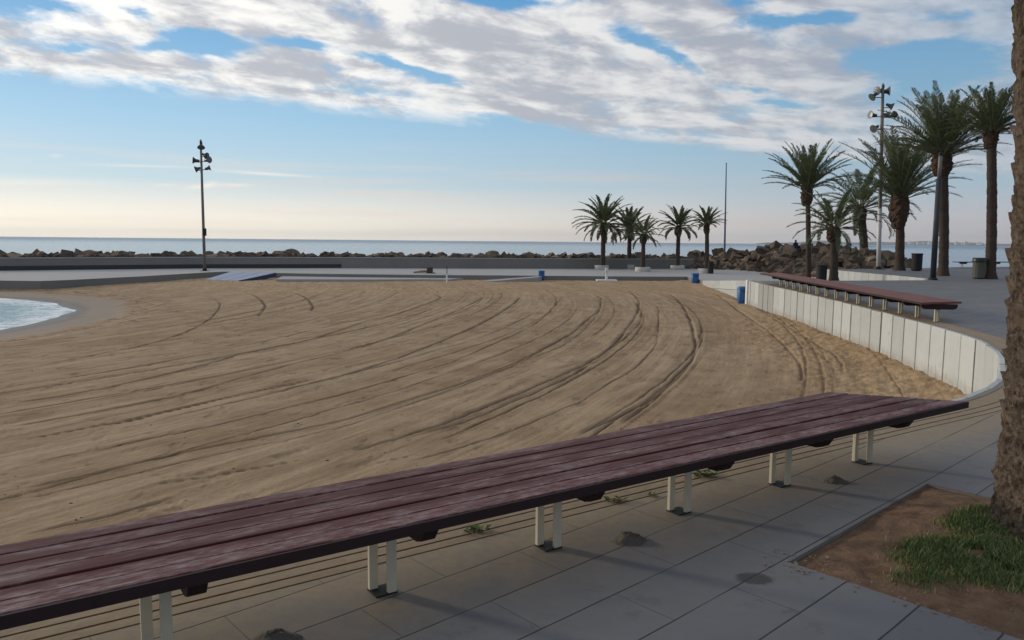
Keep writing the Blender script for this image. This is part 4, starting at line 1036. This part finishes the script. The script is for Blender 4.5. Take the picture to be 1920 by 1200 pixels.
# ------------------------------------------------------------------ near trunk (large palm at the right edge)
root = empty('palm_tree', (TR.x, TR.y, 0), 'big rough barked palm trunk in the grass patch at the right edge of the foreground', 'palm tree')
NA, NZ, HT = 300, 1500, 6.2
zt_ = np.repeat(np.linspace(-.05, HT, NZ), NA); at_ = np.tile(np.linspace(0, 2*math.pi, NA, endpoint=False), NZ)
rowh = .155; nc = 7
def cells(z_, a_, sc_=1.0, sh=0.0):
    zz_ = z_/rowh+sh+.5*np.sin(z_*3.7)+.35*(vnoise(a_*1.4, z_*2.0, 12)-.5)*2; rw_ = np.floor(zz_); fz = zz_-rw_
    ca_ = a_/(2*math.pi)*nc+.5*(rw_ % 2)+.35*vnoise(rw_*3.1, rw_*0, 4); fa_ = (ca_-np.floor(ca_))-.5; idc = np.floor(ca_)*17+rw_*5
    return fz, fa_, idc
fz, fa_, idc = cells(zt_, at_)
hs = (np.sin(idc*12.9898)*43758.5453) % 1.0
prof = smooth(fz, -.05, .75)*(1-smooth(fz, .84, .97)); arch = 1-(np.abs(fa_)*2)**2.6
boot = prof*np.clip(arch, 0, 1)*(.55+.9*hs)
basef = smooth(zt_, .9, .3)
rad = .272+.068*np.exp(-np.clip(zt_, 0, 9)/.25)-.004*zt_
hgt = .016*boot*(1-.75*basef)
hgt += (.030*(fbm(at_*4.2, zt_*9, 4, 3)-.45)+.030*(fbm(at_*14, zt_*20, 5, 8)-.45)+.012*(fbm(at_*45, zt_*28, 3, 18)-.45))*(1+.6*basef)
hgt += basef*.03*(fbm(at_*9, zt_*3, 3, 14)-.45)
rad = rad+hgt
# low frequency swelling
rad += .010*np.sin(zt_*2.3+1)+.006*np.sin(zt_*5.1)
Xt = rad*np.cos(at_+2.6)-.145*np.clip(zt_, 0, 3.2)/2.9; Yt = rad*np.sin(at_+2.6)
# close the wrap seam of the cell pattern by blending
mb = MB(); mb.v = list(map(tuple, np.stack([Xt, Yt, zt_], 1)))
I = (np.arange(NZ-1)[:, None]*NA+np.arange(NA)[None, :]).ravel(); J = (np.arange(NZ-1)[:, None]*NA+((np.arange(NA)+1) % NA)[None, :]).ravel()
mb.f = np.stack([I, J, J+NA, I+NA], 1).tolist()
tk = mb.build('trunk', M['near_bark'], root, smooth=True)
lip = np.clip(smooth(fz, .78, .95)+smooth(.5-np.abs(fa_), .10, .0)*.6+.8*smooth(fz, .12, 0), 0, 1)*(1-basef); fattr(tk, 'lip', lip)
# cut leaf bases stand off the trunk in rows
rd = random.Random(19); mb = MB(); zrow = .42; row = 0
while zrow < HT-.3:
    for cix in range(8):
        a = 2*math.pi*(cix+.5*(row % 2))/8+rd.uniform(-.10, .10); zc = zrow+rd.uniform(-.022, .022)
        cxx = -.145*min(zc, 3.2)/2.9; rb = .284-.004*zc
        w0, w1 = rd.uniform(.10, .13), rd.uniform(.075, .105); hh = rd.uniform(.125, .165); out = rd.uniform(.012, .055); tilt = rd.uniform(-.12, .12)
        e_r = Vector((math.cos(a), math.sin(a), 0)); e_t = Vector((-math.sin(a), math.cos(a), 0)); o_ = Vector((cxx, 0, zc)); nn = 5; nl_ = 5; k = len(mb.v)
        for j in range(nl_):                          # from foot to the cut lip
            v_ = j/(nl_-1); wj = w0+(w1-w0)*v_
            for i in range(nn):
                u_ = (i/(nn-1)-.5)*2; r_ = rb-.012-.10*0+out*(v_**1.2)*(1-.55*abs(u_)**2.2)-.035*u_*u_*wj/.12+rd.uniform(-.005, .005)
                p = o_+e_r*r_+e_t*(u_*wj+tilt*hh*v_)+Vector((0, 0, hh*(v_-.15)-.02*u_*u_+rd.uniform(-.005, .005))); mb.v.append(tuple(p))
        for i in range(nn):                            # cut face going back into the trunk
            u_ = (i/(nn-1)-.5)*2; r_ = rb-.03-.035*u_*u_; p = o_+e_r*r_+e_t*(u_*w1*.9+tilt*hh)+Vector((0, 0, hh*.85+rd.uniform(.0, .018))); mb.v.append(tuple(p))
        for j in range(nl_):
            for i in range(nn-1): mb.f.append([k+j*nn+i, k+j*nn+i+1, k+(j+1)*nn+i+1, k+(j+1)*nn+i])
    zrow += rd.uniform(.085, .105); row += 1
lb_ = mb.build('leaf_bases', M['near_bark'], root, fix=False); autosmooth(lb_, 32)
rd = random.Random(9); mb = MB(); tones = []
for i in range(44):
    q = (i+.5)/44; az = i*2.4; el = R(85)-(R(85)-R(5))*q**.8
    frond(mb, tones, (-.13, 0, HT-.1), az, el, 3.2, 1.0*(.5+.7*q), rd, nl=60, wleaf=.028, tone=.4)
cr = mb.build('crown', M['palm_leaf'], root); fattr(cr, 'tone', tones)

# ------------------------------------------------------------------ floodlight masts
def mast(loc, H, r0_, r1_, lamps, label, mn, box=None, topw=.25, lower=None):
    root = empty('floodlight_mast', loc, label, 'floodlight mast')
    mb = MB(); mb.lathe([(r0_, .02), (r0_*.96, H*.3), (r1_*1.05, H*.7), (r1_*.9, H-.35)], 14); mb.build('pole', M[mn], root, smooth=True)
    mb = MB(); mb.box((0, 0, .012), (r0_*5, r0_*5, .024)); mb.lathe([(r0_*1.5, .024), (r0_*1.4, .14), (r0_*1.05, .2)], 14); mb.build('base', M['dark_metal'], root)
    mb = MB(); mb.lathe([(.05, H-.35), (.10, H-.30), (.10, H-.12), (.05, H-.08), (.04, H)], 12); mb.build('cap', M['lamp_shell'], root)
    for (side_, z_, tilt, rot, sz_) in lamps:
        x_ = side_; mm = Matrix.Translation((x_, 0, z_)) @ Matrix.Rotation(rot, 4, 'Z') @ Matrix.Rotation(tilt, 4, 'Y') @ Matrix.Scale(sz_, 4)
        mb = MB(); mb.lathe([(.03, -.30), (.09, -.28), (.11, -.12), (.12, -.02), (.20, .10), (.27, .18), (.275, .20), (.25, .20)], 18, mm, cap=True)
        lampo = mb.build('floodlight', M['lamp_shell'], root); autosmooth(lampo)
        mb = MB(); mb.lathe([(.245, .205), (.15, .215), (.02, .22)], 18, mm); mb.build('lens', M['lamp_glass'], lampo)
        mb = MB(); sg = 1 if x_ > 0 else -1
        mb.tube([(sg*r1_*.5, 0, z_-.12), (x_, 0, z_-.12)], .028, 6); mb.tube([(x_, 0, z_-.14), (x_, 0, z_+.05)], .024, 6); mb.build('bracket', M['dark_metal'], lampo)
    if box:
        mb = MB(); mb.box((.12, -.1, box), (.2, .22, .55)); mb.build('control_box', M['dark_metal'], root, bevel=.01)
    if lower:
        mb = MB(); mb.lathe([(r0_*1.06, .2), (r0_*1.05, lower)], 14); mb.build('sleeve', M['pole_light'], root, smooth=True)
    return root
x_, y_ = at(384, 508, -.85); H = hz(x_, y_, 261)+.85
lean = R(1.2)
o = mast((x_, y_, -.85), H, .11, .085, [(.28, H-1.15, 1.9, -.4, .9), (-.42, H-1.55, -1.5, .3, .95), (.46, H-1.5, 1.5, -.5, .95), (-.28, H-2.15, -1.9, .2, .9), (.48, H-2.1, 1.25, .3, .8), (.02, H-.45, 2.6, -1.2, 1.0)],
     'tall slender floodlight mast on the left pier against the sky', 'pole_paint', box=2.9)
x_, y_ = at(1647, 505, 0); H = hz(x_, y_, 156)
o_m = o = mast((x_, y_, 0), H, .125, .10, [(-.55, H-.75, -2.2, .2, .95), (.22, H-.5, 1.6, -.6, 1.05), (-.22, H-.45, -1.7, .4, 1.0), (.48, H-1.4, 2.0, -.3, .9), (-.60, H-1.95, -1.45, .2, .95), (.28, H-1.95, 1.8, -.5, .8), (.66, H-2.0, 1.2, .3, .85), (-.42, H-2.75, -2.0, .4, .95)],
     'tall floodlight mast between the palms on the right promenade', 'pole_paint', lower=3.9)
o_m.rotation_euler = (0, -.034, 0)
# blue flagpole
x_, y_ = at(1358, 500, -.85); H = hz(x_, y_, 306)+.85
r_ = empty('flagpole', (x_, y_, -.85), 'thin blue grey flagpole without a flag behind the rocks', 'flagpole'); mb = MB()
r_.rotation_euler = (0, -.018, 0); mb.lathe([(.11, 0), (.09, H*.5), (.05, H-.1)], 12); mb.build('pole', M['blue_pole'], r_, smooth=True)
mb = MB(); mb.lathe([(.02, H-.12), (.07, H-.06), (.07, H), (.02, H+.05)], 10); mb.build('finial', M['blue_pole'], r_)
mb = MB(); mb.lathe([(.18, 0), (.18, .06), (.14, .1)], 12); mb.build('base', M['blue_dark'], r_)
# dark post
x_, y_ = at(1749, 525, 0); H = hz(x_, y_, 291)
r_ = empty('lamp_post', (x_, y_, 0), 'dark grey lamp post with a paler upper tube in front of the tallest palm', 'lamp post'); mb = MB()
mb.tube([(0, 0, 0), (-.02, 0, H-1.05)], [.125, .115], 14); mb.build('post', M['grey_metal'], r_, smooth=True)
mb = MB(); mb.tube([(-.02, 0, H-1.05), (-.02, 0, H)], [.085, .08], 12); mb.build('upper_tube', M['pole_paint'], r_, smooth=True)
mb = MB(); mb.lathe([(.2, 0), (.2, .05), (.15, .12)], 14); mb.build('base', M['dark_metal'], r_)
mb = MB(); mb.lathe([(.09, H-.02), (.10, H), (.10, H+.10), (.03, H+.14)], 12, Matrix.Translation((-.02, 0, 0))); mb.build('lamp_head', M['dark_metal'], r_)

# ------------------------------------------------------------------ bins
def round_bin(loc, H, r_, label, body, rim, bag=False):
    root = empty('litter_bin', loc, label, 'bin'); mb = MB(); n = 28; prof = [(r_*.92, .04), (r_, .08), (r_, H*.93), (r_*.97, H*.95)]
    k = 0
    for rr2, z_ in prof:
        for i in range(n):
            a = 2*math.pi*i/n; q = rr2*(1-.02*(i % 2)); mb.v.append((q*math.cos(a), q*math.sin(a), z_))
    for j in range(3):
        for i in range(n): i2 = (i+1) % n; mb.f.append([j*n+i, j*n+i2, (j+1)*n+i2, (j+1)*n+i])
    mb.f.append(list(range(n))[::-1]); mb.build('body', M[body], root)
    mb = MB(); mb.lathe([(r_*1.04, H*.92), (r_*1.06, H*.94), (r_*1.06, H), (r_*.9, H), (r_*.88, H*.75), (.02, H*.7)], n, cap=False); autosmooth(mb.build('rim', M[rim], root))
    mb = MB(); mb.lathe([(r_*.8, 0), (r_*.8, .045)], 20); mb.build('foot', M['dark_metal'], root)
    if bag:
        mb = MB(); mb.lathe([(r_*1.08, H*.80), (r_*1.10, H*.86), (r_*1.09, H*1.005), (r_*1.0, H*1.02), (r_*.9, H*1.0)], 24, cap=False); mb.build('bag', M['black_bag'], root, smooth=True)
    return root
x_, y_ = at(1718, 508, 0); round_bin((x_, y_, 0), hz(x_, y_, 475), .31, 'dark round bin standing alone between two tall palms', 'dark_metal', 'dark_metal')
x_, y_ = at(1834, 523, 0); round_bin((x_, y_, 0), hz(x_, y_, 484), .27, 'olive round bin with a black bag rim beside the tall slim palm', 'olive_bin', 'dark_metal', True)
x_, y_ = 15.3, 37.8; z_ = -.27; round_bin((x_, y_, z_), hz(x_, y_, 497)-z_, .25, 'dark bin behind the far end of the red bench', 'dark_metal', 'dark_metal')
x_, y_ = at(1332, 513, -.85); round_bin((x_, y_, -.85), hz(x_, y_, 490)+.85, .23, 'black bin on the pier beside the rightmost planter', 'dark_metal', 'dark_metal')
def blue_bin(loc, H, w_, label, rz=0, post=False):
    root = empty('litter_bin', loc, label, 'bin', rz=rz); mb = MB(); n = 24; prof = [(.42, .06), (.47, .10), (.5, H*.35), (.5, H*.78), (.47, H*.84)]
    def ring(rr2, z_):
        out = []
        for i in range(n):
            a = 2*math.pi*i/n; c_, s_ = math.cos(a), math.sin(a); e = .45
            out.append((w_*rr2*abs(c_)**e*(1 if c_ > 0 else -1), w_*.8*rr2*abs(s_)**e*(1 if s_ > 0 else -1), z_))
        return out
    def skin(mb, pr):
        k = len(mb.v)
        for a, b in pr: mb.v += ring(a, b)
        for j in range(len(pr)-1):
            for i in range(n): i2 = (i+1) % n; mb.f.append([k+j*n+i, k+j*n+i2, k+(j+1)*n+i2, k+(j+1)*n+i])
        mb.f.append([k+i for i in range(n)][::-1]); mb.f.append([k+(len(pr)-1)*n+i for i in range(n)])
    skin(mb, prof); autosmooth(mb.build('body', M['blue_plastic'], root), 50)
    mb = MB(); skin(mb, [(.52, H*.83), (.54, H*.86), (.50, H*.95), (.36, H*1.0)]); autosmooth(mb.build('lid', M['blue_plastic'], root), 50)
    mb = MB(); mb.box((0, -w_*.40, H*.74), (w_*.6, .03, H*.09)); mb.build('slot', M['blue_dark'], root)
    mb = MB(); skin(mb, [(.40, 0), (.40, .065)]); mb.build('foot', M['blue_dark'], root)
    if post:
        mb = MB(); mb.tube([(w_*.68, 0, 0), (w_*.68, 0, H*.96), (w_*.4, 0, H*.97)], .022, 8); mb.tube([(w_*.68, 0, H*.5), (w_*.4, 0, H*.5)], .018, 6); mb.build('post', M['grey_metal'], root)
    return root
x_, y_ = at(1393, 571, -1.05); z_ = -1.05; blue_bin((x_, y_, z_), hz(x_, y_, 537)-z_, .48, 'nearest blue bin, on a thin post at the corner of the white panel wall', post=True)
x_, y_ = at(1303, 533, -1.17); blue_bin((x_, y_, -1.17), hz(x_, y_, 512)+1.17, .46, 'blue bin on the sand at the foot of the pier below the planters')
x_, y_ = at(1015, 526, -1.17); blue_bin((x_, y_, -1.17), hz(x_, y_, 507)+1.17, .45, 'farthest blue bin, at the top of the sandy beach ramp')

# ------------------------------------------------------------------ foot shower posts and box
x_, y_ = at(1137, 527, -1.16); r_ = empty('foot_shower', (x_, y_, -1.16), 'thick white foot shower post on a flat white slab at the pier edge', 'shower post')
H = hz(x_, y_, 502.5)+1.16
mb = MB(); mb.box((0, 0, .05), (1.45, 1.1, .10)); mb.build('slab', M['white_paint'], r_, bevel=.02)
mb = MB(); mb.box((0, 0, H/2+.05), (.16, .16, H-.1)); mb.box((0, 0, H-.15), (.22, .2, .32)); mb.build('post', M['white_paint'], r_, bevel=.02)
mb = MB(); mb.tube([(0, -.08, H-.2), (0, -.2, H-.24)], .02, 6); mb.build('tap', M['grey_metal'], r_)
x_, y_ = at(838, 531.5, -1.2); r_ = empty('beach_shower', (x_, y_, -1.2), 'thin white post with a short crossbar on the sand near the ledge', 'shower post')
H = hz(x_, y_, 498)+1.2
mb = MB(); mb.tube([(0, 0, -.1), (0, 0, H*.55)], .06, 10); mb.build('post', M['white_paint'], r_); mb = MB(); mb.tube([(0, 0, H*.55), (0, 0, H)], .025, 8); mb.build('upper_pipe', M['grey_metal'], r_)
mb = MB(); mb.box((0, 0, H*.52), (.34, .09, .08)); mb.build('crossbar', M['white_paint'], r_, bevel=.01)
x_, y_ = at(806, 512.5, -.85); r_ = empty('crate', (x_, y_, -.85), 'dark brown box standing open on the pier near the ledge', 'box'); H = hz(x_, y_, 501)+.85
mb = MB(); mb.box((0, 0, H/2), (.42, .4, H)); mb.build('body', M['brown_box'], r_, bevel=.02); mb = MB(); mb.box((.05, 0, .03), (.7, .5, .055)); mb.build('base_board', M['brown_box'], r_, bevel=.01)
x_, y_ = at(788, 512, -.85); mb = MB(); mb.tube([(x_-.5, y_-.1, -.80), (x_+.1, y_, -.72), (x_+.55, y_+.1, -.70)], [.06, .09, .07], 8); mb.tube([(x_-.35, y_+.5, -.80), (x_+.3, y_+.4, -.76)], [.05, .06], 8)
tag(mb.build('driftwood', M['driftwood'], fix=True), 'pale driftwood branch lying on the pier left of the brown box', 'driftwood')
x_, y_ = at(1350, 500, -.85); r_ = empty('marker', (x_+.0, y_-1.5, -.85), 'small yellow marker standing left of the blue flagpole', 'marker'); H = 1.0
mb = MB(); mb.lathe([(.22, 0), (.26, .1), (.2, .5), (.10, .85), (.06, 1.0)], 14); mb.build('cone', M['yellow'], r_, smooth=True); mb = MB(); mb.box((0, 0, .02), (.6, .6, .05)); mb.build('base', M['dark_metal'], r_)

# cement lumps on the paving
rd = random.Random(4)
def lump(px, py, rad_, label):
    x_, y_ = at(px, py); mb = MB(); n, k_ = 26, 9; 
    for j in range(k_):
        t = j/(k_-1)
        for i in range(n):
            a = 2*math.pi*i/n; nz_ = fbm(np.array([math.cos(a)*2+px]), np.array([math.sin(a)*2+t*3]), 3, 2)[0]
            rr2 = rad_*(1-t)*(.75+.6*nz_); z_ = rad_*.62*(t**.9)*(.7+.6*nz_)*(1 if t < .8 else .75); mb.v.append((rr2*math.cos(a)*1.25, rr2*math.sin(a), z_-.003))
    for j in range(k_-1):
        for i in range(n): i2 = (i+1) % n; mb.f.append([j*n+i, j*n+i2, (j+1)*n+i2, (j+1)*n+i])
    o = mb.build('cement_lump', M['cement'], smooth=True, fix=True); o.location = (x_, y_, 0)
    return tag(o, label, 'cement lump')
lump(1177, 1012, .085, 'dark cement lump on the paving midway along the near bench'); lump(1565, 902, .075, 'grey cement lump on the paving near the right end of the bench'); lump(515, 1200, .085, 'dark lump at the bottom left edge of the picture')
# weeds in the kerb
def weed(px, py, s_, label, n=26):
    x_, y_ = at(px, py); mb = MB(); tones = []
    for _ in range(n):
        a = rd.uniform(0, 6.28); q = rd.uniform(0, s_*.8); cx_, cy_ = x_+q*math.cos(a)*1.5*.82, y_+q*math.sin(a)*.7+q*math.cos(a)*.5; l_ = rd.uniform(.3, 1)*s_*.7; b = rd.uniform(0, 6.28)
        dx_, dy_ = math.cos(b)*l_, math.sin(b)*l_; wx_, wy_ = -math.sin(b)*l_*.28, math.cos(b)*l_*.28
        k = mb.addv([(cx_, cy_, .004), (cx_+dx_*.5+wx_, cy_+dy_*.5+wy_, l_*.5), (cx_+dx_, cy_+dy_, l_*.55), (cx_+dx_*.5-wx_, cy_+dy_*.5-wy_, l_*.5)]); mb.f.append([k, k+1, k+2, k+3]); tones += [rd.uniform(.1, .8)]*4
    o = mb.build('weed', M['grass']); fattr(o, 'tone', tones); tag(o, label, 'weed')
weed(1320, 893, .09, 'green weed at the kerb under the third bench leg from the right', 40); weed(890, 998, .08, 'small weed in the kerb left of the middle bench legs'); weed(1150, 941, .07, 'flat weed in the kerb between two pairs of bench legs'); weed(1225, 930, .05, 'tiny yellowish weed in the kerb just left of a leg pair')

# ------------------------------------------------------------------ seated person on the rocks
def skin_obj(name, verts, edges, radii, mt_, parent=None, loc=(0, 0, 0), sub=2, root_i=0):
    me = bpy.data.meshes.new(name); me.from_pydata(verts, edges, []); o = bpy.data.objects.new(name, me); C.objects.link(o)
    md = o.modifiers.new('skin', 'SKIN'); md.use_smooth_shade = True
    for i, r_ in enumerate(radii): me.skin_vertices[0].data[i].radius = (r_, r_) if not isinstance(r_, tuple) else r_
    me.skin_vertices[0].data[root_i].use_root = True
    s_ = o.modifiers.new('sub', 'SUBSURF'); s_.levels = sub; s_.render_levels = sub
    me.materials.append(mt_); o.location = loc
    if parent: o.parent = parent
    return o
px_, py_ = 23.75, 64.5; pz_ = hz(px_, py_, 468)
ps = empty('person', (px_, py_, pz_), 'person in dark navy clothes sitting on top of the rock pile', 'person', rz=.4)
V0 = [(0, 0, .10), (0, -.02, .32), (0, -.05, .52), (0, -.06, .60), (0, -.06, .68), (0, -.07, .76),
      (.10, -.05, .10), (.13, -.42, .28), (.13, -.50, -.12), (.13, -.60, -.16), (-.10, -.05, .10), (-.13, -.42, .30), (-.13, -.50, -.10), (-.13, -.60, -.14),
      (.17, -.05, .54), (.24, -.12, .30), (.14, -.34, .28), (.10, -.40, .30), (-.17, -.05, .54), (-.24, -.12, .30), (-.14, -.34, .30), (-.10, -.40, .32)]
E0 = [(0, 1), (1, 2), (2, 3), (3, 4), (4, 5), (0, 6), (6, 7), (7, 8), (8, 9), (0, 10), (10, 11), (11, 12), (12, 13), (2, 14), (14, 15), (15, 16), (16, 17), (2, 18), (18, 19), (19, 20), (20, 21)]
R0 = [.14, (.15, .11), (.16, .10), .055, .085, .06, .10, .075, .05, .04, .10, .075, .05, .04, .07, .05, .036, .034, .07, .05, .036, .034]
skin_obj('body', V0, E0, R0, M['cloth_navy'], ps)
mb = MB(); mb.lathe([(.02, -.10), (.07, -.08), (.088, 0), (.075, .08), (.02, .105)], 14, Matrix.Translation((0, -.065, .72))); mb.build('hair', M['hair'], ps, smooth=True)
# gull
gx, gy = 40*(1531-960)/F, 40; gz = hz(gx, gy, 411)
gl = empty('seagull', (gx, gy, gz), 'tiny seagull flying between the slim palm and the short palm', 'seagull')
mb = MB(); mb.lathe([(.004, -.16), (.03, -.10), (.045, 0), (.035, .08), (.022, .13), (.004, .16)], 10, Matrix.Rotation(R(70), 4, 'X')); mb.build('body', M['gull_white'], gl, smooth=True)
mb = MB()
for sg in (-1, 1):
    k = mb.addv([(sg*.03, -.05, .02), (sg*.03, .06, .02), (sg*.22, .05, .14), (sg*.20, -.05, .14), (sg*.44, -.03, .26), (sg*.03, -.05, .03), (sg*.03, .06, .03), (sg*.22, .05, .15), (sg*.20, -.05, .15)])
    mb.f += [[k, k+1, k+2, k+3], [k+3, k+2, k+4], [k+5, k+6, k+7, k+8][::-1], [k+8, k+7, k+4]]
mb.build('wings', M['grey_metal'], gl)
# pale litter dot on the bench
